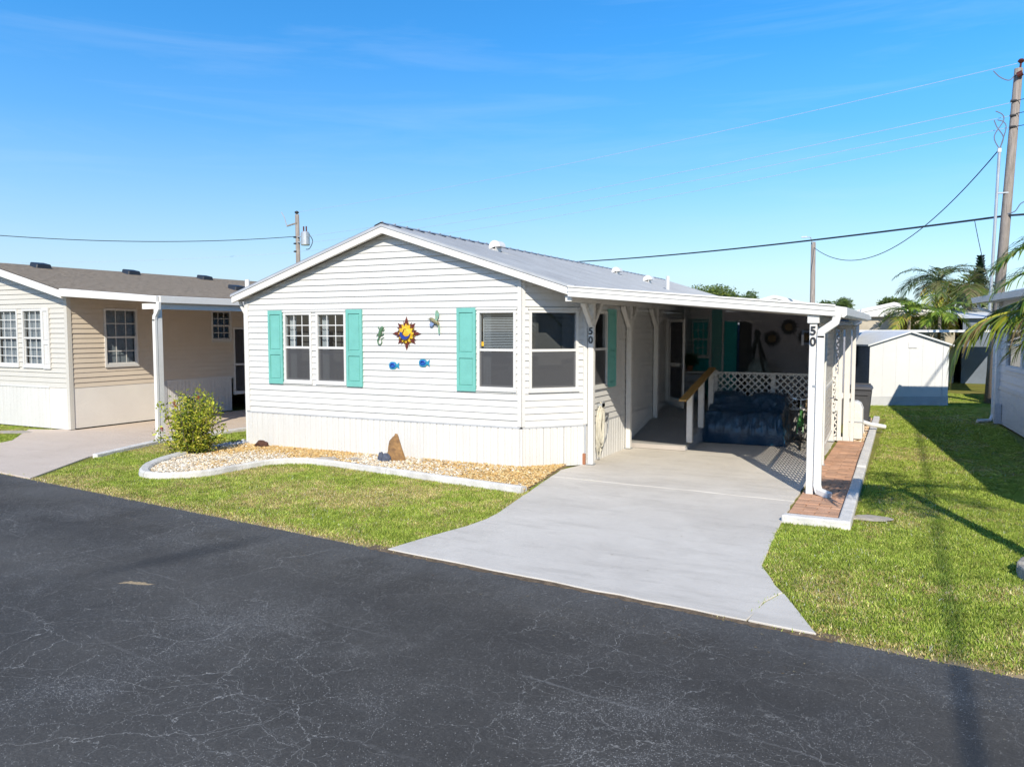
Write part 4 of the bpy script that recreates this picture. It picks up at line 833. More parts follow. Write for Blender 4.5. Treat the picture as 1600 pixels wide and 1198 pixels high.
t_ = vnoise(xs, ys, 1.1, 3)*.6 + vnoise(xs, ys, 3.0, 4)*.25 + .1*rng.random(len(xs)); org = np.clip((ys-10.3)/1.5, 0, 1)*.25 + np.clip((xs+7.0)/1.4, 0, 1)*.22 - np.clip((10.3-ys)/1.0, 0, 1)*.2
isor = (t_*1.25 + org*1.5 + .15*rng.normal(size=len(xs))) > .80
pal1 = np.array([(.70, .63, .50), (.62, .53, .40), (.74, .70, .62), (.50, .42, .32), (.60, .45, .27), (.40, .33, .25)]); pal2 = np.array([(.56, .35, .12), (.60, .42, .18), (.50, .30, .11), (.64, .49, .26), (.38, .24, .10)])
cols = np.where(isor[:, None], pal2[rng.integers(0, 5, len(xs))], pal1[rng.integers(0, 6, len(xs))]) * (.8 + .3*rng.random(len(xs)))[:, None]
tag(pebbles('gravel', xs, ys, .035 + .025*rng.random(len(xs)), .0215, cols), 'cream and orange river gravel filling the bed under the home', 'gravel', kind='stuff')

def rock(name, label, loc, dims, mat, seed, rot=0, cat='rock', group=None, pw=1.0, det=3):
    bm = bmesh.new(); bmesh.ops.create_icosphere(bm, subdivisions=det, radius=1)
    for v in bm.verts:
        q = v.co.copy(); nz = 1 + .28*mnoise.noise(q*1.3 + Vector((seed, 0, 0))) + .14*mnoise.noise(q*3.1 + Vector((0, seed, 0)))
        v.co = Vector((q.x*dims[0], q.y*dims[1], q.z*dims[2]))*nz
        if pw != 1.0: f = 1 - (1-pw)*max(0, (q.z+.4)/1.4); v.co.x *= f; v.co.y *= f
    me = bpy.data.meshes.new(name); bm.to_mesh(me); bm.free(); o = link(name, me, mat); o.location = loc; o.rotation_euler.z = rot
    return tag(o, label, cat, group)
rock('standing_stone', 'tall upright brown stone standing in the gravel against the skirting', (-8.30, 11.80, .2), (.20, .10, .34), 'brown_rock', 3, .2, pw=.42)
rock('stone', 'dark blue grey stone leaning left at the foot of the upright stone', (-8.52, 11.66, .10), (.055, .05, .11), 'blue_rock', 5, .3)
rock('stone', 'rounder dark blue grey stone touching the upright brown stone', (-8.40, 11.64, .09), (.085, .07, .10), 'blue_rock', 8, .8)
rock('lava_rock', 'small dark brown porous rock by the home corner skirting', (-11.72, 12.02, .09), (.15, .09, .085), 'lava_rock', 9, .2)
rock('flat_stone', 'flat tan stepping stone half sunk in the gravel', (-9.45, 11.32, .06), (.24, .12, .035), 'flat_stone', 12, .1)
rock('flat_stone', 'smaller pinkish flat stone lying in gravel near the kerb', (-9.0, 11.5, .06), (.13, .08, .03), 'flat_stone', 15, .5)
rock('flat_stone', 'pale flat stone bedded in the lawn beside the white kerb', (-.42, 10.95, .015), (.24, .13, .03), 'flat_stone', 19, .1)
rock('flat_stone', 'pale stone slab at the foot of the tan home', (-18.7, 11.3, .015), (.5, .25, .03), 'flat_stone', 29, .1)
xs = rng.uniform(-12.75, -12.30, 260); ys = rng.uniform(11.7, 13.2, 260)
tag(pebbles('dark_pebbles', xs, ys, .02+.02*rng.random(260), .05, np.array([(.10, .10, .11), (.3, .3, .3), (.55, .54, .52)])[rng.integers(0, 3, 260)]), 'dark and white pebbles along the left side of the home', 'gravel', kind='stuff')

# ------------------------------------------------------------------ paver strip and white kerb at the right
pv = bpy.data.objects.new('paver_path', None); COL.objects.link(pv); pv.location = (-1.1, 14, 0); tag(pv, kind='structure')
MB().box(-1.40, -.76, 10.42, 23.5, -.02, .012).build('bedding', 'sand', pv)
bl, bw_ = .312, .152; bms = []
for i in range(4): bms.append(MB().box(-bl/2+.004, bl/2-.004, -bw_/2+.004, bw_/2-.004, 0, .05).mesh('brick', bev=.006))
for b_ in bms[:2]: b_.materials.append(MATS['paver'])
for b_ in bms[2:]: b_.materials.append(MATS['paver_pale'])
hb = [MB().box(-bl/4+.004, bl/4-.004, -bw_/2+.004, bw_/2-.004, 0, .05).mesh('brick', bev=.006) for _ in range(2)]; hb[0].materials.append(MATS['paver']); hb[1].materials.append(MATS['paver_pale'])
row = 0; y = 10.50
while y < 18.2:
    x0 = -1.395 + .0
    if row % 2 == 0: xs_ = [(x0 + bl/2, 1), (x0 + bl*1.5, 1)]
    else: xs_ = [(x0 + bl/4, 0), (x0 + bl, 1), (x0 + bl*1.75, 0)]
    for x, full in xs_:
        me = random.choice(bms) if full else random.choice(hb)
        o = link('brick', me, None, pv, Vector((x, y, .0 + random.uniform(-.004, .004))) - Vector(pv.location)); o.rotation_euler.z = random.uniform(-.012, .012)
    y += bw_; row += 1
kw = thing('path_kerb', 'white painted kerb edging the brick path on the right of the carport', 'kerb', (-.7, 10.4, 0))
MB().prism([(-1.42, 10.26), (-.62, 10.24), (-.62, 10.40), (-1.40, 10.41)], -.02, .105).build('kerb_block', 'curb_white', kw, bev=.018, seg=2)
ya = 10.405
for yb in (12.4, 14.6, 16.9, 19.1, 21.3, 23.4):
    xa, xb = -.64 - .012*(ya-10.4), -.64 - .012*(yb-10.4)
    MB().prism([(xa-.13, ya), (xa+.02, ya), (xb+.02, yb-.015), (xb-.13, yb-.015)], -.02, .10 + random.uniform(-.008, .008)).build('kerb_block', 'curb_white', kw, bev=.018, seg=2); ya = yb
xs = rng.uniform(-1.38, -.9, 1500); ys = rng.uniform(18.4, 23.4, 1500)
tag(pebbles('path_gravel', xs, ys, .01+.02*rng.random(1500), .028, pal1[rng.integers(0, 6, 1500)]*np.array([1, .85, .7])), 'loose tan gravel behind the brick path near the bin', 'gravel', kind='stuff')
rg = thing('stone_ring', 'ring of rough stone blocks around the palm foot at the right edge', 'edging', (1.5, 9.05, 0))
for i in range(11):
    a = 2*math.pi*i/11; r0 = .47; c = Vector((1.5 + r0*math.cos(a), 9.05 + r0*math.sin(a), 0)); tdir = Vector((-math.sin(a), math.cos(a), 0))
    o = MB().bar(c - tdir*.125 + Vector((0, 0, .06)), c + tdir*.125 + Vector((0, 0, .06)), .13, .15 + random.uniform(-.02, .02)).build('stone_block', 'ring_stone', rg, bev=.025, seg=2)

# ------------------------------------------------------------------ grass blades
poly_drive = [s1, s2, s3, [(-12.62, 8.0), (-13.6, 9.71), (-14.1, 11.6), (-14.1, 21), (-17.8, 21), (-17.8, 12.1), (-18.9, 11.75), (-17.3, 10.4), (-16.9, 9.5), (-17.6, 8.3)]]
def lawn(x0, x1, y0, y1, dens, wmul, label, hmul=1.0, dry=0.):
    n = int((x1-x0)*(y1-y0)*dens); x = rng.uniform(x0, x1, n); y = rng.uniform(y0, y1, n)
    edge = y - (7.94 - .111*(x+13.58)); keep = edge > -.01 + .05*(vnoise(x, y, 6, 21)-.45)
    for p in poly_drive: keep &= ~inpoly(x, y, p)
    keep &= ~inpoly(x, y, [(a.x, a.y) for a in bedc] + [(-5.3, 12.4), (-5.97, 12.3), (-12.3, 12.3)])
    keep &= ~((x > -1.47) & (x < -.60) & (y > 10.22) & (y < 23.5)); keep &= ~((x > -12.3) & (x < -1.4) & (y > 12.1)); keep &= ~((x < -17.75) & (y > 12.05)); keep &= ~((x > 2.0) & (y > 16.2) & (y < 24))
    keep &= ~(((x-1.5)**2 + (y-9.05)**2) < .42**2)
    bare = vnoise(x, y, 1.3, 31)*.6 + vnoise(x, y, 4.1, 32)*.4
    thin = np.clip((edge-.02)/.22, .25, 1); keep &= rng.random(n) < thin*np.where(bare > .72, .55, 1)
    keep &= ~((((x+.45)/.35)**2 + ((y-10.95)/.45)**2 < 1) & (rng.random(n) < .75))
    x, y, edge = x[keep], y[keep], edge[keep]; n = len(x); x = x + rng.normal(size=n)*.018; y = y + rng.normal(size=n)*.018
    t = vnoise(x, y, .9, 41)*.5 + vnoise(x, y, 2.7, 42)*.3 + vnoise(x, y, 8, 43)*.2
    strawp = np.clip((t-.48+dry)*2.6, .03, .8); strawp = np.maximum(strawp, np.clip(1-(edge-.05)/.35, 0, .8))
    strawp = np.maximum(strawp, .75*np.exp(-(((x+.55)/.30)**2 + ((y-7.55)/.55)**2)))
    r_ = rng.random(n); straw = r_ < strawp
    g1 = np.array([(.29, .37, .050), (.36, .43, .070), (.22, .31, .042), (.44, .48, .12), (.15, .21, .03)]); g2 = np.array([(.48, .38, .15), (.58, .47, .22), (.42, .34, .11), (.64, .55, .32), (.30, .23, .09)])
    col = np.where(straw[:, None], g2[rng.integers(0, 5, n)], g1[rng.integers(0, 5, n)])*(.70 + .6*rng.random(n))[:, None]*(.82 + .44*vnoise(x, y, 7, 61))[:, None]
    wh = rng.random(n) < .012*(vnoise(x, y, 1.7, 51) > .5); col[wh] = (.55, .56, .48)
    h = (.012 + .030*rng.random(n)**1.6)*(.7 + .6*vnoise(x, y, 10, 62))*hmul*np.where(straw, .8, 1); wv = (.0028 + .0034*rng.random(n))*wmul; a = rng.random(n)*6.283; tl = rng.random(n)*1.1*h; ta = rng.random(n)*6.283
    dx, dy = np.cos(a)*wv, np.sin(a)*wv
    V = np.stack([np.stack([x-dx, y-dy, np.zeros(n)], 1), np.stack([x+dx, y+dy, np.zeros(n)], 1), np.stack([x+np.cos(ta)*tl, y+np.sin(ta)*tl, h], 1)], 1).reshape(-1, 3)
    V[:, 2] += .002; F_ = np.arange(3*n).reshape(-1, 3); c4 = np.repeat(col, 3, 0)
    return tag(link('grass', arr_mesh('grass', V, F_, c4), 'grass'), label, 'grass', kind='stuff')
lawn(-14.4, -4.4, 6.8, 12.3, 11000, 1.25, 'mown dry green grass between the road and the gravel bed', dry=.19)
lawn(-1.55, 3.0, 6.0, 13.0, 11000, 1.25, 'mown green grass beside the driveway and road at the right', dry=-.02)
lawn(-.9, 4.2, 13.0, 20, 6500, 1.7, 'green lawn between the brick path and the right home')
lawn(-1.4, 7, 20, 34, 2600, 2.8, 'far end of the right lawn in front of the pale shed')
lawn(-26, -17.0, 6.8, 12.1, 3000, 2.3, 'grass in front of the tan home at the left edge')
lawn(-14.1, -12.3, 12.3, 20, 3000, 2.2, 'narrow grass strip between the tan and white homes')

n = 420; xs = rng.uniform(-16, 3, n); ys = 7.94 - .111*(xs+13.58) - np.abs(rng.normal(size=n))*.45
xs = np.concatenate([xs, rng.uniform(-4.8, -1.5, 40)]); ys = np.concatenate([ys, rng.uniform(7.2, 15, 40)]); zz = np.where(np.arange(len(xs)) < n, .009, .026)
V, F_, C_ = scatter_leaves(np.stack([xs, ys, zz], 1), .022, [(.34, .26, .14), (.25, .17, .08), (.42, .36, .22), (.16, .11, .06)], 0); V[:, 2] = np.repeat(zz, 8) + np.abs(V[:, 2] - np.repeat(zz, 8))*.12
tag(link('leaf_litter', arr_mesh('leaf_litter', V, F_, C_), 'leaf'), 'scattered dry leaf bits along the road edge and driveway', 'leaves', kind='stuff')
# ------------------------------------------------------------------ shrub in the bed
sh = thing('shrub', 'yellow green leafy shrub with red flowers at the left end of the gravel bed', 'shrub', (-12.25, 10.75, 0))
base = Vector((-12.25, 10.75, 0)); stm = MB(); tips = []
for i in range(38):
    a = random.random()*6.28; r_ = random.uniform(.12, .62); h = random.uniform(.65, 1.38)*(1 - .35*(r_/.65)**2)
    tip = base + Vector((math.cos(a)*r_, math.sin(a)*r_, h)); b0 = base + Vector((math.cos(a)*.10, math.sin(a)*.10, 0)); mid_ = (b0+tip)/2 + Vector((math.cos(a)*.05, math.sin(a)*.05, -.05)); stm.tube([b0, mid_, tip], [.012, .009, .004], 5); tips.append((b0, mid_, tip))
stm.build('stems', 'bark', sh)
P = []
for b0, m_, tp in tips:
    for k in range(150):
        t = random.random()**.7; q = (m_.lerp(tp, (t-.5)*2) if t > .5 else b0.lerp(m_, .35 + t)) + Vector((random.gauss(0, .055), random.gauss(0, .055), random.gauss(0, .05))); P.append(tuple(q))
V, F_, C_ = scatter_leaves(np.array(P), .070, [(.46, .48, .035), (.56, .54, .06), (.38, .42, .035), (.18, .24, .03), (.28, .33, .03), (.56, .48, .10), (.12, .16, .03)], .8)
link('foliage', arr_mesh('foliage', V - np.array(base), F_, C_), 'leaf', sh)
for dx, dy, dz in ((-.10, -.30, 1.0), (-.50, -.15, .72), (.12, .05, 1.1), (-.52, -.25, .50)):
    q = base + Vector((dx, dy, dz)); pp = np.array(q) + rng.normal(size=(26, 3))*.020; V, F_, C_ = scatter_leaves(pp, .032, [(.30, .015, .012), (.22, .01, .012), (.40, .05, .02)], .6, .8); link('flower_cluster', arr_mesh('flower_cluster', V - np.array(base), F_, C_), 'leaf', sh)

# ------------------------------------------------------------------ palms
def palm_frond(lf, pts, L0, n, droop, cols, wd=.028, t0=.12, hang=.0, vee=.35):
    pts = smooth_path(pts, 8); cum = [0]
    for a, b in zip(pts[:-1], pts[1:]): cum.append(cum[-1] + (b-a).length)
    T = cum[-1]
    for i in range(len(pts)-1):
        a, b = pts[i], pts[i+1]; r_ = .022*(1 - i/len(pts)) + .005; d = (b-a).normalized(); s_ = d.cross(Vector((0,0,1))); s_ = s_.normalized() if s_.length > .05 else Vector((1,0,0)); u = s_.cross(d)
        c = cols[0]
        lf.quad(a-s_*r_, a+s_*r_, b+s_*r_, b-s_*r_, (c[0]*1.3, c[1]*1.2, c[2])); lf.quad(a-u*r_, a+u*r_, b+u*r_, b-u*r_, c)
    for k in range(n):
        t = t0 + (1-t0)*(k + random.random()*.6)/n; x = t*T; i = max(j for j in range(len(cum)) if cum[j] <= x + 1e-6); i = min(i, len(pts)-2); p = pts[i].lerp(pts[i+1], (x-cum[i])/max(1e-6, cum[i+1]-cum[i])); d = (pts[i+1]-pts[i]).normalized()
        s_ = d.cross(Vector((0, 0, 1))); s_ = s_.normalized() if s_.length > .05 else Vector((1, 0, 0)); u = s_.cross(d)
        ln = L0*(.45 + .55*math.sin(math.pi*min(1, .18 + .82*t)))*(1.15 - .35*t)
        for sg in (-1, 1):
            ang = random.uniform(.75, 1.0); dir_ = (s_*sg*ang + d*(.55 + .5*t) + u*vee*random.uniform(.5, 1.2)).normalized(); l = ln*random.uniform(.8, 1.1); dz = Vector((0, 0, -1))*droop*random.uniform(.6, 1.4)
            q1 = p + dir_*l*.45 + dz*l*.08; q2 = p + dir_*l*.8 + dz*l*.38; q3 = p + dir_*l*.95 + dz*l*.75; wv = dir_.cross(u).normalized()*wd*random.uniform(.8, 1.2)
            c = random.choice(cols); f = random.uniform(.7, 1.25); c = (c[0]*f, c[1]*f, c[2]*f)
            lf.quad(p-wv*.35, p+wv*.35, q1+wv*.5, q1-wv*.5, c); lf.quad(q1-wv*.5, q1+wv*.5, q2+wv*.34, q2-wv*.34, c); lf.quad(q2-wv*.34, q2+wv*.34, q3+wv*.05, q3-wv*.05, tuple(x*.9 for x in c))
def rand_frond(c, az, el, L_, sag):
    pts = [Vector(c)]; d = Vector((math.cos(az)*math.cos(el), math.sin(az)*math.cos(el), math.sin(el)))
    for i in range(5): pts.append(pts[-1] + d*L_/5); d = (d + Vector((0, 0, -sag))).normalized()
    return pts
GRN = [(.13, .22, .025), (.20, .29, .04), (.27, .34, .05), (.09, .15, .02)]; YEL = [(.42, .40, .05), (.50, .46, .09), (.30, .34, .04), (.36, .25, .08), (.22, .28, .04)]; BRN = [(.28, .18, .08), (.36, .27, .13), (.20, .12, .05)]
def palm(name, label, base, crown, nf, L_, LL, nl, cols, seed, tr=.11, group=None, sag=.30, wd=.03, extra=None):
    random.seed(seed); o = thing(name, label, 'palm tree', base, group); b = Vector(base); c = Vector(crown); m_ = b.lerp(c, .5) + Vector((0, 0, 0))
    tp = [b.lerp(c, t) for t in (0, .08, .2, .35, .5, .65, .8, .92, 1)]; MB().tube(tp, [tr*1.45, tr*1.15, tr, tr*.97, tr*.92, tr*.9, tr*.86, tr*.9, tr*.55], 12).build('trunk', 'palm_trunk', o, smooth=True)
    for i in range(nf):
        lf = Leafs(); az = i*2.4 + random.uniform(-.25, .25); el = random.uniform(-.35, 1.15); palm_frond(lf, rand_frond(c, az, el, L_*random.uniform(.8, 1.1), sag), LL, nl, .55, cols if el > -.1 else YEL, wd); lf.build('frond', o)
    for pts, cc, n_, l_, dr_, ve in (extra or []):
        lf = Leafs(); palm_frond(lf, pts, l_, n_, dr_, cc, .032, .16, vee=ve); lf.build('frond', o)
    return o
palm('palm_tree', 'foreground coconut palm leaning into view at the right edge', (1.5, 9.05, 0), (1.85, 9.15, 2.95), 8, 1.5, .55, 34, GRN, 5, .10, wd=.02, sag=.26, extra=[
    ([(1.85, 9.15, 2.95), (1.40, 9.12, 2.76), (.98, 9.1, 2.60), (.70, 9.08, 2.53), (.48, 9.06, 2.40), (.37, 9.05, 2.18), (.34, 9.05, 1.98)], YEL+YEL+GRN+BRN, 84, .52, .75, .05),
    ([(1.85, 9.15, 2.95), (1.45, 9.3, 2.86), (1.0, 9.45, 2.70), (.74, 9.55, 2.58), (.58, 9.6, 2.42)], YEL+GRN+GRN+BRN, 60, .50, .8, .1),
    ([(1.85, 9.15, 2.98), (1.50, 8.95, 3.16), (1.12, 8.80, 3.24), (.84, 8.72, 3.14), (.66, 8.68, 2.98)], GRN+GRN+YEL[:2], 64, .46, .5, .3),
    ([(1.85, 9.15, 2.98), (1.50, 9.0, 2.98), (1.12, 8.85, 2.86), (.92, 8.78, 2.70)], GRN+YEL, 60, .46, .8, .2)])
palm('palm_tree', 'tall far palm with drooping fronds left of the utility pole', (1.0, 46, 0), (.95, 46, 4.85), 16, 2.3, .8, 26, [(.07, .11, .03), (.10, .14, .04), (.16, .16, .07)], 21, .14, 'palms behind the homes', wd=.05, sag=.36)
palm('palm_tree', 'far shaggy palm close to the utility pole with brown fronds', (2.25, 45, 0), (2.2, 45, 4.55), 16, 2.0, .8, 24, [(.09, .13, .03), (.20, .17, .08), (.13, .16, .05)], 22, .15, 'palms behind the homes', wd=.05, sag=.45)
palm('palm_tree', 'low bright green palm nearest the far tan home', (-.25, 40, 0), (-.25, 40, 3.15), 11, 1.35, .6, 20, GRN, 23, .08, 'palms behind the homes', wd=.05)
palm('palm_tree', 'low bright green palm below the tall far palm', (.95, 40, 0), (.95, 40, 3.1), 12, 1.4, .6, 20, GRN, 24, .08, 'palms behind the homes', wd=.05)
palm('palm_tree', 'dark low palm just right of the tan home roof vents', (-29.5, 34, 0), (-29.5, 34, 4.35), 11, 1.5, .6, 16, [(.03, .05, .02), (.05, .07, .03)], 25, .1, 'palms behind the homes', wd=.05)
random.seed(99)
# norfolk pine
pn = thing('norfolk_pine', 'slim dark conifer showing between the conduit and the right utility pole', 'tree', (2.85, 47, 0))
MB().tube([(2.85, 47, 0), (2.85, 47, 6.1)], [.08, .02], 8).build('trunk', 'bark', pn)
lf = Leafs()
for i in range(22):
    z = 3.3 + i*.13; r_ = .42*(1 - i/24) + .06
    for k in range(9):
        a = k*.698 + i*.35; d = Vector((math.cos(a), math.sin(a), .18)); p0 = Vector((2.85, 47, z))
        for s_ in range(5):
            q = p0 + d*r_*(s_+1)/5; w_ = Vector((-d.y, d.x, 0))*.09; u = Vector((random.uniform(-.03, .03), 0, .10)); lf.quad(q-w_, q-d*.08-u*.3, q+w_, q+d*.10+u, random.choice([(.02, .05, .022), (.03, .065, .03), (.015, .035, .018)]))
lf.build('crown', pn)
def leafy_tree(label, x, y, h, r_, seed, cols, group):
    global rng
    o = thing('leafy_tree', label, 'tree', (x, y, 0), group); rs = random.Random(seed)
    lobes = [(x + rs.uniform(-r_, r_)*.7, y + rs.uniform(-r_, r_)*.7, h - r_*rs.uniform(.3, 1.2), r_*rs.uniform(.4, .75), r_*rs.uniform(.4, .75), r_*rs.uniform(.25, .5)) for _ in range(11)]
    V, F_, C_ = scatter_leaves(crown_points(lobes, 7000, .15), .20, cols, .6); link('crown', arr_mesh('crown', V - np.array((x, y, 0)), F_, C_), 'leaf', o)
    m = MB().tube([(x, y, 0), (x+.1, y, h*.3), (x, y, h*.6)], [.25, .2, .12], 8)
    for l in lobes[:6]: m.tube([(x, y, h*.45), ((x+l[0])/2, (y+l[1])/2, h*.6), l[:3]], [.1, .07, .03], 6)
    m.build('trunk', 'bark', o)
TG = [(.10, .15, .03), (.14, .19, .03), (.19, .23, .04), (.07, .11, .025)]
leafy_tree('green tree crown above the carport roof', -13.9, 60, 5.65, 2.0, 1, TG, 'trees beyond the homes'); leafy_tree('darker tree beside the green crown above the carport roof', -12.6, 64, 5.35, 1.5, 2, TG[:1]+TG[3:], 'trees beyond the homes')
leafy_tree('small tree top just right of the distant short pole', -5.5, 66, 4.9, 1.3, 3, TG[:1]+TG[3:], 'trees beyond the homes'); leafy_tree('low tree top left of the small palms', -1.3, 66, 4.8, 1.0, 4, TG[:1]+TG[3:], 'trees beyond the homes')

# ------------------------------------------------------------------ ornaments on the front wall
def on_wall(pts, x, z, y=12.175, dpt=.016):
    return [(x + a, y, z + b) for a, b in pts]
def plate(m, pts, x, z, y, d): return m.extrude([(x+a, y, z+b) for a, b in pts], (0, d, 0))
def circ(r_, n=20, a0=0, sx=1, sy=1, ox=0, oz=0): return [(ox + r_*sx*math.cos(a0 + 2*math.pi*i/n), oz + r_*sy*math.sin(a0 + 2*math.pi*i/n)) for i in range(n)]
SX, SZ, WY = -8.29, 2.33, 12.165
so_ = thing('sun_ornament', 'yellow and red metal sun face ornament on the white siding', 'wall ornament', (SX, WY, SZ))
for i in range(24):
    a = 2*math.pi*i/24 + math.pi/2; L_ = .31 if i % 3 == 0 else (.235 if i % 3 == 1 else .205); big = i % 3 == 0; w_ = .030 if big else .016
    if i % 6 == 3: L_ = .27
    d = (math.cos(a), math.sin(a)); n_ = (-d[1], d[0]); m = MB()
    prof = [(.10, w_*.6), (.15, w_*.35), (.18, w_*1.15), (L_*.78, w_*.9 if big else w_*.8), (L_*.88, w_*.35), (L_, 0)]
    poly = [(d[0]*r_ + n_[0]*q, d[1]*r_ + n_[1]*q) for r_, q in prof] + [(d[0]*r_ - n_[0]*q, d[1]*r_ - n_[1]*q) for r_, q in reversed(prof[:-1])]
    plate(m, poly, SX, SZ, WY-.004*(i % 3), .012)
    m.build('ray', 'orn_red' if i % 3 != 2 else 'orn_yellow', so_)
m = MB(); lobes_ = [(.145*(1 + .16*math.cos(12*t))*math.cos(t), .155*(1 + .16*math.cos(12*t))*math.sin(t)) for t in [2*math.pi*i/72 for i in range(72)]]
plate(m, lobes_, SX, SZ, WY-.018, .014); disc = m.build('disc', 'orn_yellow', so_)
fc = MB().lathe((0, 0, 0), [(.115, 0), (.105, .018), (.07, .032), (.0, .038)], 20); fc.v = [(SX + a, WY-.02 - c, SZ + b) for a, b, c in fc.v]; fc.build('face', 'orn_yellow', disc)
cre = [(.11*math.cos(t), .11*math.sin(t)) for t in [R(165) + R(185)*i/16 for i in range(17)]]; cre += [(.035 + .085*math.cos(t), .03 + .085*math.sin(t)) for t in [R(340) - R(150)*i/14 for i in range(15)]]
plate(MB(), cre, SX, SZ, WY-.064, .03).build('crescent', 'orn_blue', disc)
ft = MB(); ft.tube([(SX-.01, WY-.062, SZ+.06), (SX-.04, WY-.07, SZ+.02), (SX-.045, WY-.068, SZ-.02), (SX-.02, WY-.066, SZ-.03)], .006, 6).tube([(SX-.03, WY-.06, SZ+.07), (SX+.0, WY-.062, SZ+.085), (SX+.03, WY-.058, SZ+.075)], .004, 5).tube([(SX+.01, WY-.066, SZ-.055), (SX+.035, WY-.064, SZ-.06), (SX+.055, WY-.06, SZ-.045)], .004, 5); ft.build('features', 'orn_red', disc)
GX, GZ = -8.87, 2.30
gk = thing('gecko_ornament', 'green metal gecko ornament left of the sun face', 'wall ornament', (GX, WY, GZ))
bp = smooth_path([(GX+.055, WY, GZ+.155, ), (GX+.03, WY, GZ+.12), (GX+.0, WY, GZ+.06), (GX-.015, WY, GZ+.0), (GX-.03, WY, GZ-.05)], 4)
MB().tube(bp, [.012+.024*math.sin(math.pi*(.18 + .75*i/(len(bp)-1))) for i in range(len(bp))], 8).build('body', 'gecko', gk, smooth=True)
tl = smooth_path([(GX-.03, WY, GZ-.05), (GX-.06, WY, GZ-.10), (GX-.045, WY, GZ-.165), (GX+.0, WY, GZ-.175), (GX+.03, WY, GZ-.13), (GX+.02, WY, GZ-.075), (GX+.05, WY, GZ-.055), (GX+.085, WY, GZ-.04)], 5); MB().tube(tl, [.016*(1 - .75*i/len(tl)) for i in range(len(tl))], 7).build('tail', 'gecko', gk, smooth=True)
for x0, z0, x1, z1, x2, z2 in ((.02, .10, -.03, .12, -.05, .155), (.03, .09, .075, .075, .085, .105), (-.02, .0, -.07, .01, -.085, -.02), (-.01, -.01, .04, .0, .07, .02)): MB().tube([(GX+x0, WY, GZ+z0), (GX+x1, WY, GZ+z1), (GX+x2, WY, GZ+z2)], [.012, .009, .011], 6).build('leg', 'gecko', gk)
HX, HZ = -7.67, 2.55
hb_ = thing('hummingbird_ornament', 'teal metal hummingbird ornament near the right shutter', 'wall ornament', (HX, WY, HZ))
bd = smooth_path([(HX-.10, WY-.01, HZ+.045), (HX-.055, WY-.02, HZ+.03), (HX+.0, WY-.02, HZ-.005), (HX+.05, WY-.015, HZ-.03), (HX+.075, WY-.01, HZ-.07)], 4); MB().tube(bd, [.012 + .026*math.sin(math.pi*(.12+.78*i/(len(bd)-1))) for i in range(len(bd))], 8).build('body', 'bird_body', hb_, smooth=True)
plate(MB(), [(.0, .0), (.02, .06), (.015, .12), (.03, .19), (.07, .19), (.095, .14), (.09, .08), (.065, .03), (.04, -.01)], HX, HZ, WY-.03, .008).build('wing', 'bird_teal', hb_)
plate(MB(), [(-.02, .0), (-.07, -.02), (-.105, -.055), (-.085, -.085), (-.05, -.09), (-.01, -.055), (.01, -.02)], HX, HZ, WY-.035, .008).build('wing', 'bird_blue', hb_)
plate(MB(), [(.05, -.05), (.075, -.10), (.07, -.16), (.08, -.23), (.10, -.225), (.105, -.15), (.10, -.08), (.08, -.04)], HX, HZ, WY-.02, .010).build('tail', 'bird_teal', hb_)
MB().tube([(HX-.10, WY-.01, HZ+.045), (HX-.16, WY-.012, HZ+.052)], [.008, .002], 6).build('beak', 'bird_body', hb_)
def fish(label, X, Z):
    f = thing('fish_ornament', label, 'wall ornament', (X, WY, Z), 'blue fish ornaments')
    MB().extrude([(X + .085*math.cos(t) - .02, WY, Z + .078*math.sin(t)*(1 + .12*math.cos(t*2))) for t in [2*math.pi*i/28 for i in range(28)]], (0, .012, 0)).build('fin_rim', 'fish_rim', f)
    b = MB().lathe((0, 0, 0), [(1, 0), (.9, .35), (.6, .75), (0, 1)], 22); b.v = [(X-.022 + a*.068, WY - .001 - c*.018, Z + q*.053) for a, q, c in b.v]; b.build('body', 'fish_body', f, smooth=True)
    MB().tube([(X-.06, WY-.017, Z+.0), (X-.03, WY-.024, Z+.028), (X+.01, WY-.02, Z+.02), (X+.035, WY-.012, Z+.0)], [.006, .012, .010, .004], 6).build('stripe', 'fish_dark', f)
    plate(MB(), [(.05, .012), (.085, .03), (.125, .06), (.115, .0), (.125, -.055), (.085, -.03), (.05, -.012)], X, Z, WY-.004, .010).build('tail', 'fish_rim', f)
fish('left and lower of the two blue metal fish ornaments', -8.58, 1.74); fish('right and higher of the two blue metal fish ornaments', -7.92, 1.80)
# window sticker seen in the blind window
stk = MB().fbox(FF, ux(-6.745), ux(-6.70), -.004, .0, 2.115, 2.19).build('sticker', 'orn_yellow', None)
stk.parent = home; stk.location = -Vector(home.location)

# ------------------------------------------------------------------ hose
hs = thing('garden_hose', 'coiled cream garden hose hanging on the side wall by the first post', 'hose', (-5.08, 13.6, .6))
random.seed(4); pts = []
for i in range(9*16):
    t = 2*math.pi*i/16; lap = i/16; ry = .13 + .06*math.sin(lap*1.7); rz_ = .36 + .07*math.sin(lap*2.3 + 1); cy = 13.70 - .10*(1 - math.cos(t))*.25 + .02*math.sin(lap*3); cz_ = .68 - .03*math.sin(lap*2.3+1) - .02*lap*.3
    pts.append((-5.095 + .012*(lap % 4) + .012*math.sin(t*2+lap), cy + ry*math.sin(t), cz_ + rz_*math.cos(t)))
MB().tube(pts, .0155, 6).build('hose_coil', 'hose', hs, smooth=True)
MB().tube(smooth_path([(-5.06, 13.66, .34), (-5.06, 13.62, .2), (-5.05, 13.55, .10), (-5.07, 13.50, .16), (-5.08, 13.47, .33)], 5), .011, 6).build('hose_end', 'hose', hs, smooth=True)
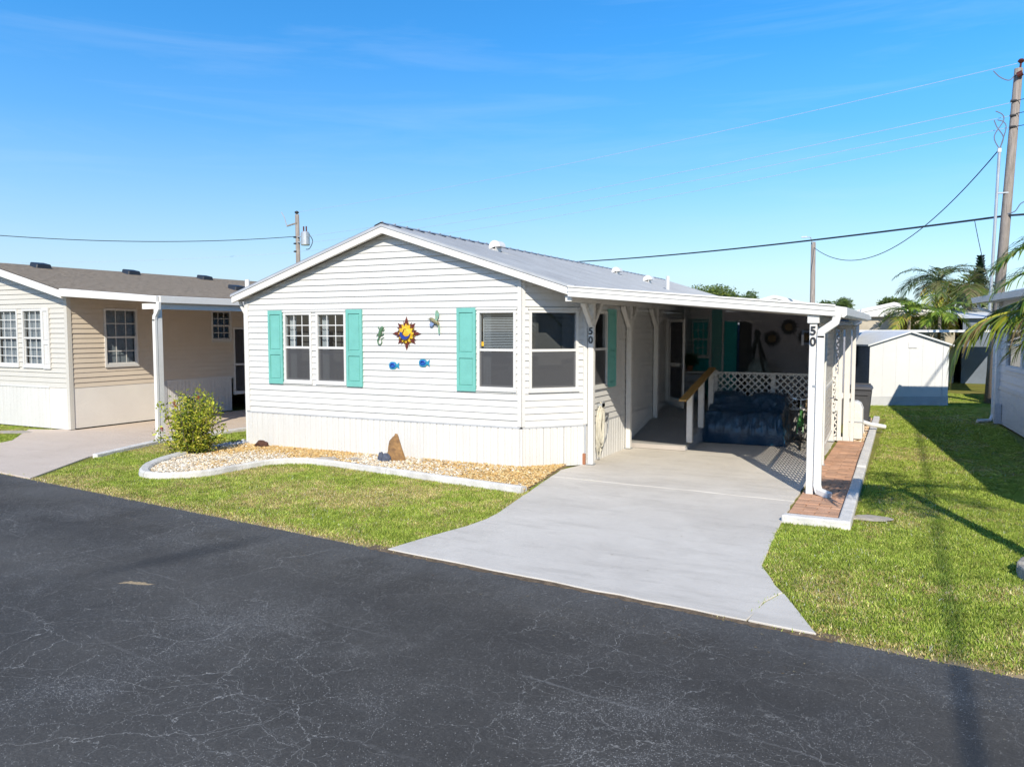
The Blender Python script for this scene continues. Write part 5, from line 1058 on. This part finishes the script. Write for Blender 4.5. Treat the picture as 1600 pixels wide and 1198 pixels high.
MB().tube(smooth_path([(-5.08, 13.85, .75), (-5.06, 13.98, .80), (-5.06, 14.05, .68), (-5.06, 13.98, .5), (-5.06, 13.85, .38), (-5.06, 13.72, .24)], 5), .010, 6).build('supply_line', 'hose_grey', hs, smooth=True)
MB().box(-5.13, -5.03, 13.64, 13.76, 1.0, 1.06).box(-5.04, -5.03, 13.64, 13.76, 1.0, 1.10).build('hook', 'galv', hs); MB().box(-5.13, -5.06, 14.0, 14.05, .78, .86).build('tap', 'chrome', hs)

# ------------------------------------------------------------------ covered seats and bicycles
cv = thing('covered_seats', 'pair of seats under a glossy dark blue tarpaulin in the carport', 'cover', (-3.17, 17.35, .03))
nx, ny = 96, 64; V = []
def tarp_z(u, v):
    x, y = u*.86, v*.56
    e = lambda q, s_: max(0., min(1., (1-abs(q))/s_))
    fall = math.sin(e(u, .14)*math.pi/2)**.7 * (math.sin(e(v, .30 if v < 0 else .14)*math.pi/2)**.75)
    hb2 = .62 + .36/(1 + math.exp(-(y - .05)*15)); lobe = 1 - .075*math.exp(-((x+.02)/.11)**2); bulge = 1 + .02*math.cos((abs(x)-.42)*6.5)
    return hb2*lobe*bulge*fall
def crease(q): return 1 - abs(mnoise.noise(q))*2
for j in range(ny+1):
    for i in range(nx+1):
        u, v = i/nx*2-1, j/ny*2-1; z = tarp_z(u, v); hgt = min(1, z*4); ux_ = abs(u + .02) - .48
        pull = Vector((u*3 + ux_*z*2.5, v*2.2 + z*1.5, z*2.6))
        w1 = crease(pull*1.1 + Vector((3, 0, 0)))*.032; w2 = crease(Vector((pull.x*2.2, pull.y*1.4, pull.z*1.2)) + Vector((0, 9, 0)))*.030; w3 = crease(pull*4.2)*.012; d_ = (w1 + w2 + w3)*hgt
        front = -1 if v < -.6 else 0; flare = 1 + .06*(1 - min(1, z/.4)) + .02*mnoise.noise(Vector((u*7, v*7, 0)))
        sag = .05*math.sin(min(1, z/.62)*math.pi)*(1 if v < 0 else 0)*(1 - .6*math.exp(-((u+.02)/.12)**2))
        V.append((-3.17 + u*.84*flare + d_*.5*u, 17.40 + v*.54*flare - sag - d_*.8, .035 + z + d_*.6))
F_ = [(j*(nx+1)+i, j*(nx+1)+i+1, (j+1)*(nx+1)+i+1, (j+1)*(nx+1)+i) for j in range(ny) for i in range(nx)]
MB().add(V, F_).build('tarpaulin', 'tarp', cv, recalc=False, smooth=True)
def bicycle(label, loc, rz_, paint, basket):
    b = thing('bicycle', label, 'bicycle', loc, 'bicycles parked in the carport'); b.rotation_euler.z = rz_; k = dict(world=False)
    for y in (-.53, .53):
        w_ = MB().ring((0, y, .33), (1, 0, 0), .305, .022, 36, 8).build('wheel', 'tyre', b, smooth=True, **k); MB().ring((0, y, .33), (1, 0, 0), .28, .010, 36, 6).build('rim', 'chrome', w_, **k)
        s_ = MB()
        for i in range(18): a = 2*math.pi*i/18; s_.tube([(.02*(-1)**i, y, .33), (0, y + .275*math.cos(a), .33 + .275*math.sin(a))], .0018, 3, cap=False)
        s_.tube([(-.05, y, .33), (.05, y, .33)], .018, 8); s_.build('spokes', 'chrome', w_, **k)
    f = MB(); bb = (0, .12, .30); hd = (0, -.36, .80); sd_ = (0, .28, .72)
    for a, c, r_ in ((bb, (0, -.38, .70), .019), (bb, sd_, .016), ((0, .27, .66), hd, .015), (bb, (.05, .53, .33), .010), (bb, (-.05, .53, .33), .010), (sd_, (.05, .53, .33), .008), (sd_, (-.05, .53, .33), .008), ((0, -.345, .86), (0, -.40, .66), .019)): f.tube([a, c], r_, 8)
    f.build('frame', paint, b, **k)
    MB().tube([(0, -.40, .66), (.05, -.44, .62), (.055, -.53, .33)], .012, 6).tube([(0, -.40, .66), (-.05, -.44, .62), (-.055, -.53, .33)], .012, 6).build('fork', paint, b, **k)
    MB().tube(smooth_path([(.30, -.16, .98), (.26, -.26, 1.01), (.12, -.34, 1.0), (0, -.34, .98), (-.12, -.34, 1.0), (-.26, -.26, 1.01), (-.30, -.16, .98)], 4), .011, 6).tube([(0, -.34, .98), (0, -.345, .82)], .013, 6).build('handlebar', 'chrome', b, **k)
    for s_ in (-1, 1): MB().tube([(s_*.30, -.17, .98), (s_*.32, -.06, .96)], .017, 8).build('grip', 'black_plastic', b, **k)
    MB().add([(-.035, .06, .88), (.035, .06, .88), (.10, .36, .90), (.06, .40, .92), (-.06, .40, .92), (-.10, .36, .90), (-.02, .08, .83), (.02, .08, .83), (.07, .36, .82), (-.07, .36, .82)], [(0,1,2,3,4,5),(6,9,8,7),(0,6,7,1),(1,7,8,2),(2,8,3),(3,8,9,4),(4,9,5),(5,9,6,0)]).tube([(0, .27, .70), (0, .25, .85)], .013, 6).build('saddle', 'black_plastic', b, bev=.008, **k)
    for y, a0, a1 in ((-.53, 20, 150), (.53, 10, 170)):
        m = MB(); p_ = []
        for i in range(13): t = R(a0 + (a1-a0)*i/12); p_.append((y + .345*math.cos(t), .33 + .345*math.sin(t)))
        for (a, c), (d, e) in zip(p_[:-1], p_[1:]): m.add([(-.03, a, c), (.03, a, c), (.03, d, e), (-.03, d, e)], [(0,1,2,3)])
        m.build('mudguard', paint, b, recalc=False, **k)
    MB().tube([(-.06, .12, .30), (.06, .12, .30)], .02, 8).ring((.05, .12, .30), (1, 0, 0), .09, .006, 20, 5).bar((.07, .12, .30), (.07, .16, .14), .012, .02).bar((-.07, .12, .30), (-.07, .08, .46), .012, .02).build('crank', 'chrome', b, **k)
    if basket:
        m = MB(); x0, x1, y0, y1, z0, z1 = -.17, .17, -.66, -.42, .74, .98
        for i in range(11): x = x0 + (x1-x0)*i/10; m.bar((x*.85, y0+.02, z0), (x, y0, z1), .012, .006).bar((x*.85, y1, z0), (x, y1, z1), .012, .006)
        for i in range(8): y = y0 + (y1-y0)*i/7; m.bar((x0*.85, y, z0), (x0, y, z1), .012, .006, up=(1,0,0)).bar((x1*.85, y, z0), (x1, y, z1), .012, .006, up=(1,0,0))
        for z in (z0, .80, .86, .92, z1): m.bar((x0, y0, z), (x1, y0, z), .012, .014).bar((x0, y1, z), (x1, y1, z), .012, .014).bar((x0, y0, z), (x0, y1, z), .012, .014).bar((x1, y0, z), (x1, y1, z), .012, .014)
        m.box(x0*.86, x1*.86, y0+.02, y1, z0-.004, z0+.004); m.build('basket', 'wicker', b, **k)
    MB().box(-.025, .025, -.475, -.43, .80, .86).build('headlamp', 'chrome', b, bev=.01, **k)
    return b
bicycle('green bicycle in front, its front wheel facing the driveway', (-2.02, 17.05, .03), .10, 'bike_green', False)
bicycle('dark bicycle with a wicker basket behind the green one', (-1.68, 17.32, .03), -.06, 'bike_dark', True)

# ------------------------------------------------------------------ bin, tank, pipe
bn = thing('wheelie_bin', 'dark grey wheelie bin behind the privacy screen', 'bin', (-1.18, 21.6, .02))
def frus(m, a, b): return m.add([*a, *b], [(0,3,2,1),(4,5,6,7),(0,1,5,4),(1,2,6,5),(2,3,7,6),(3,0,4,7)])
bx, by = -1.18, 21.6
frus(MB(), [(bx-.2, by-.22, .06), (bx+.2, by-.22, .06), (bx+.2, by+.22, .06), (bx-.2, by+.22, .06)], [(bx-.27, by-.31, .92), (bx+.27, by-.31, .92), (bx+.27, by+.31, .92), (bx-.27, by+.31, .92)]).build('body', 'bin_grey', bn, bev=.02)
frus(MB(), [(bx-.30, by-.35, .922), (bx+.30, by-.35, .922), (bx+.30, by+.33, .922), (bx-.30, by+.33, .922)], [(bx-.26, by-.30, 1.0), (bx+.26, by-.30, 1.0), (bx+.26, by+.33, 1.02), (bx-.26, by+.33, 1.02)]).build('lid', 'bin_grey', bn, bev=.02)
MB().tube([(bx-.22, by+.36, .95), (bx-.22, by+.42, 1.03), (bx+.22, by+.42, 1.03), (bx+.22, by+.36, .95)], .018, 8).build('handle', 'bin_grey', bn)
for s_ in (-1, 1): MB().ring((bx+s_*.22, by+.26, .12), (1, 0, 0), .07, .03, 18, 8).build('wheel', 'black_plastic', bn)
MB().box(bx-.2, bx+.2, by-.33, by-.30, .80, .84).build('rim', 'bin_grey', bn)
tk = thing('white_tank', 'white plastic tank with rounded top beside the privacy screen', 'tank', (-1.12, 18.75, .02))
pts = [(-.17, .05), (.17, .05), (.17, .70), (.12, .82), (.04, .86), (-.06, .86), (-.13, .82), (-.17, .72)]
MB().extrude([(-1.0+a-.12, 18.55, b) for a, b in pts], (0, .45, 0)).build('shell', 'white_paint', tk, bev=.02, seg=2); MB().box(-1.30, -.94, 18.535, 19.02, .42, .44).build('band', 'grey_trim', tk)
tag(MB().tube([(-1.08, 19.95, .30), (-.86, 20.1, .22), (-.55, 20.25, .16)], .05, 10).tube([(-1.0, 20.0, .03), (-1.0, 20.0, .27)], .02, 8).build('drain_pipe', 'white_metal'), 'short white drain pipe lying across the kerb near the bin', 'pipe')

# ------------------------------------------------------------------ porch furnishings (in shade behind the lattice)
cb = thing('drawer_cabinet', 'grey drawer cabinet standing at the top of the ramp', 'cabinet', (-4.85, 19.5, .68))
MB().box(-5.10, -4.60, 19.42, 19.85, .68, 1.34).build('carcass', 'bin_grey', cb); MB().box(-5.12, -4.58, 19.38, 19.87, 1.342, 1.38).build('top', 'white_paint', cb)
for i in range(3): d_ = MB().box(-5.08, -4.62, 19.395, 19.418, .71+i*.21, .90+i*.21).build('drawer', 'grey_trim', cb, bev=.005); MB().box(-4.9, -4.8, 19.375, 19.394, .80+i*.21, .82+i*.21).build('handle', 'galv', d_)
pt = thing('potted_plant', 'dark leafy potted plant on the grey cabinet', 'plant', (-4.95, 19.6, 1.38)); MB().lathe((-4.95, 19.6, 1.38), [(.06, 0), (.09, .14), (.085, .145)], 14).build('pot', 'terracotta', pt)
V, F_, C_ = scatter_leaves(np.array([-4.95, 19.6, 1.66]) + rng.normal(size=(260, 3))*np.array([.09, .08, .07]), .10, [(.02, .06, .02), (.03, .08, .02)], .6); link('foliage', arr_mesh('foliage', V - np.array((-4.95, 19.6, 1.38)), F_, C_), 'leaf', pt)
def burst(label, x, z, r_, y=BY-.03):
    o = thing('sunburst_ornament', label, 'wall ornament', (x, y, z), 'sunburst ornaments on the porch wall'); m = MB()
    P = [(x + r_*(1 if i % 2 == 0 else .68)*math.cos(math.pi*i/14), y, z + r_*(1 if i % 2 == 0 else .68)*math.sin(math.pi*i/14)) for i in range(28)]; m.extrude(P, (0, .015, 0)); m.build('rays', 'black_plastic', o)
    MB().extrude([(x + r_*.42*math.cos(2*math.pi*i/18), y-.02, z + r_*.42*math.sin(2*math.pi*i/18)) for i in range(18)], (0, .018, 0)).build('disc', 'wicker', o)
burst('lower left dark sunburst ornament on the porch wall', -3.13, 2.18, .22); burst('upper dark sunburst ornament on the porch wall', -2.74, 2.46, .22); burst('sunburst ornament half hidden by the numbered right post', -2.36, 2.22, .20)
fn = thing('ceiling_fan', 'white ceiling fan under the porch roof', 'fan', (-3.45, 19.4, 2.6)); MB().tube([(-3.45, 19.4, 2.87), (-3.45, 19.4, 2.66)], .02, 8).build('rod', 'white_metal', fn); MB().lathe((-3.45, 19.4, 2.56), [(.05, 0), (.09, .03), (.09, .08), (.05, .1)], 16).build('motor', 'white_metal', fn)
for i in range(4): a = i*math.pi/2 + .4; MB().bar((-3.45 + .1*math.cos(a), 19.4 + .1*math.sin(a), 2.60), (-3.45 + .55*math.cos(a), 19.4 + .55*math.sin(a), 2.60), .12, .012).build('blade', 'white_paint', fn)
sw = thing('swing_chair', 'dark A-frame swing chair with pale cover on the porch', 'chair', (-3.35, 19.4, .68))
for x, y in ((-3.75, 19.0), (-2.95, 19.0), (-3.65, 19.9), (-2.9, 19.9)): MB().tube([(x, y, .69), (-3.32, 19.45, 2.28)], .03, 8).build('leg', 'dark_fabric', sw)
MB().lathe((-3.32, 19.45, 2.22), [(.05, 0), (.08, .08), (.05, .18)], 12).build('hub', 'dark_fabric', sw)
bl_ = bmesh.new(); bmesh.ops.create_icosphere(bl_, subdivisions=3, radius=1)
for v in bl_.verts: v.co = Vector((v.co.x*.34, v.co.y*.3, v.co.z*.42*(1 + .2*mnoise.noise(v.co*2)))) + Vector((.06, .05, .62))
me = bpy.data.meshes.new('seat_cover'); bl_.to_mesh(me); bl_.free(); link('seat_cover', me, 'pale_fabric', sw)
gp = thing('planter', 'green plastic planter on the tan home carport slab behind the shrub', 'planter', (-15.2, 13.3, .03)); MB().lathe((-15.2, 13.3, .03), [(.14, 0), (.20, .34), (.215, .35), (.215, .40), (.19, .40)], 18).build('pot', 'planter_green', gp)
V, F_, C_ = scatter_leaves(np.array([-15.2, 13.3, .62]) + rng.normal(size=(200, 3))*np.array([.09, .09, .11]), .10, [(.02, .10, .03), (.03, .14, .04)], .8); link('foliage', arr_mesh('foliage', V - np.array((-15.2, 13.3, .03)), F_, C_), 'leaf', gp)

# ------------------------------------------------------------------ car far behind
ca = thing('parked_car', 'dark parked car half hidden behind the palm frond', 'car', (3.4, 31, 0))
prof = [(29.2, .32), (29.15, .62), (29.3, .78), (30.2, .92), (30.9, 1.38), (32.3, 1.42), (33.1, 1.0), (33.5, .92), (33.55, .35)]
MB().extrude([(2.55, y, z) for y, z in prof], (1.7, 0, 0)).build('body', 'car_paint', ca, bev=.05, seg=2)
MB().add([(2.68, 30.25, .965), (4.12, 30.25, .965), (4.0, 30.86, 1.375), (2.8, 30.86, 1.375)], [(0,1,2,3)]).build('windscreen', 'glass', ca, recalc=False)
for x in (2.56, 4.2):
    for y in (29.9, 32.8): MB().ring((x, y, .32), (1, 0, 0), .22, .10, 20, 8).build('wheel', 'tyre', ca)
for x in (2.75, 4.05): MB().box(x-.14, x+.14, 29.12, 29.2, .60, .72).build('headlight', 'chrome', ca, bev=.02)

# ------------------------------------------------------------------ utility poles and lines
def upole(label, b, t, r0, r1):
    o = thing('utility_pole', label, 'pole', b, 'utility poles'); MB().tube([b, Vector(b).lerp(Vector(t), .5), t], [r0, (r0+r1)/2, r1], 12).build('pole_shaft', 'wood_pole', o, smooth=True); return o
pr_ = upole('tall leaning wooden utility pole at the right edge', (2.23, 30, 0), (2.65, 30, 10.55), .17, .12)
MB().tube([(2.12, 29.9, 3.0), (2.21, 29.9, 8.0)], .045, 8).build('conduit', 'galv', pr_); MB().tube([(2.21, 29.9, 8.0), (2.21, 29.9, 8.12)], .06, 8).build('conduit_cap', 'white_metal', pr_)
MB().box(2.2, 2.5, 29.86, 29.95, 6.7, 6.74).build('bracket', 'galv', pr_); MB().tube([(2.60, 29.83, 10.30), (2.74, 29.8, 10.36)], .09, 10).build('fuse', 'insul', pr_); MB().tube([(2.68, 29.95, 10.5), (2.7, 29.95, 10.72)], .03, 8).lathe((2.7, 29.95, 10.70), [(.05, 0), (.10, .06), (.06, .12)], 10).build('insulator', 'insul', pr_)
for z in (9.55, 9.1, 8.75): MB().tube([(2.45, 29.88, z), (2.62, 29.88, z)], .04, 8).build('insulator', 'black_plastic', pr_)
for p in ([(2.21, 29.9, 8.1), (2.05, 29.88, 8.5), (2.28, 29.88, 8.95), (2.25, 29.85, 9.15), (2.06, 29.85, 9.28)], [(2.21, 29.9, 8.1), (2.30, 29.88, 8.45), (2.12, 29.88, 8.78), (2.03, 29.85, 9.0)], [(2.21, 29.9, 8.1), (2.36, 29.88, 8.7), (2.30, 29.88, 8.92), (2.12, 29.85, 9.0)], [(1.96, 29.9, 10.55), (2.15, 29.9, 10.33), (2.4, 29.9, 10.2), (2.55, 29.9, 10.35)], [(2.5, 29.87, 6.05), (2.7, 29.85, 6.12), (2.85, 29.83, 6.35), (3.1, 29.8, 6.45)]): MB().tube(smooth_path(p, 5), .018, 5).build('jumper_wire', 'blue_grey', pr_)
pl_ = upole('distant wooden utility pole with transformer above the tan home roof', (-35.5, 40, 0), (-35.58, 40, 9.75), .17, .13)
MB().lathe((-34.85, 39.9, 7.75), [(.26, 0), (.28, .05), (.28, .75), (.22, .85), (.1, .9)], 18).build('transformer', 'galv', pl_); MB().box(-35.45, -35.05, 39.85, 39.95, 8.3, 8.36).box(-35.45, -35.05, 39.85, 39.95, 7.95, 8.01).build('bracket', 'galv', pl_)
for dx in (-.12, .1): MB().tube([(-34.85+dx, 39.9, 8.6), (-34.85+dx, 39.9, 8.95)], .045, 8).build('bushing', 'insul', pl_)
MB().bar((-36.35, 39.9, 9.05), (-35.5, 39.9, 9.2), .08, .08).build('crossarm', 'wood_pole', pl_); MB().tube([(-36.3, 39.85, 9.0), (-36.5, 39.85, 9.6), (-36.75, 39.85, 9.95)], .035, 6).build('cutout', 'galv', pl_); MB().lathe((-35.6, 40, 9.78), [(.05, 0), (.14, .08), (.14, .14), (.04, .2)], 10).build('insulator', 'black_plastic', pl_)
MB().tube(smooth_path([(-34.5, 39.9, 8.4), (-34.25, 39.9, 8.0), (-34.5, 39.9, 7.55), (-34.8, 39.9, 7.5)], 5), .025, 5).build('jumper_wires', 'wire', pl_)
for z in (8.3, 7.9, 7.4): MB().tube([(-35.75, 39.85, z), (-35.55, 39.85, z)], .05, 6).build('insulator', 'black_plastic', pl_)
pm_ = upole('short distant pole with a lamp arm above the carport', (-5.4, 50, 0), (-5.47, 50, 7.5), .16, .13)
MB().tube([(-5.47, 49.9, 7.3), (-5.6, 49.8, 7.75), (-5.85, 49.7, 7.8)], .03, 6).build('lamp_arm', 'galv', pm_); MB().bar((-5.8, 49.7, 7.79), (-6.1, 49.65, 7.78), .14, .08).build('lamp_head', 'galv', pm_)
pb_ = upole('utility pole behind the viewer across the road carrying the overhead cable', (6.62, -16, 0), (6.62, -16, 9.6), .17, .12)
def wire(label, a, b, sag, r_=.012, mat='wire', n=28):
    a = Vector(a); b = Vector(b); o = MB().tube([a.lerp(b, i/n) - Vector((0, 0, sag*4*(i/n)*(1-i/n))) for i in range(n+1)], r_, 5).build('power_line', mat); return tag(o, label, 'wire', 'overhead lines')
upole('distant pole hidden behind the central home roof carrying the thick cable', (-23.5, 52, 0), (-23.5, 52, 7.2), .14, .11)
wire('thick black cable crossing behind the home roof to the right pole', (-23.5, 52, 7.1), (2.52, 29.9, 6.0), .25, .036)
wire('the same thick cable going right out of frame from the right pole', (2.52, 29.9, 6.0), (18, 24, 6.3), .2, .036)
wire('drooping service wire from the right pole to the short pole', (2.25, 29.9, 8.15), (-5.45, 50, 7.2), 1.9, .018)
wire('top pale line between the left and right poles', (-35.6, 40, 9.9), (2.6, 29.95, 10.7), .35, .009, 'wire_pale')
wire('second pale line between the left and right poles', (-35.55, 40, 8.3), (2.5, 29.88, 9.5), .35, .010, 'wire_pale')
wire('third pale line between the left and right poles', (-35.55, 40, 7.9), (2.5, 29.88, 9.1), .4, .009, 'wire_pale')
wire('lowest pale line between the left and right poles', (-35.55, 40, 7.4), (2.5, 29.88, 8.75), .45, .009, 'wire_pale')
wire('black cable running left from the transformer pole', (-35.6, 39.9, 8.35), (-52, 18, 8.6), .95, .022)
wire('faint lower line running left from the transformer pole', (-35.6, 39.9, 7.35), (-60, 22, 6.6), .5, .009, 'wire_pale')
wire('thin vertical drop wire hanging near the right conduit', (1.6, 30, 5.95), (2.05, 30, 4.0), .1, .012, 'wire')
wire('overhead cable passing beyond the right edge above the lawn', (6.62, -15.9, 9.3), (5.6, 36, 9.3), .25, .030)
upole('utility pole hidden beyond the right home carrying the overhead cable', (5.6, 36, 0), (5.6, 36, 9.6), .17, .12)
for k, z in enumerate((9.55, 9.15, 8.75)): wire(('upper', 'middle', 'lower')[k] + ' short line leaving the right pole to the right', (2.6, 29.9, z), (16, 22, z+.6), .2, .012)
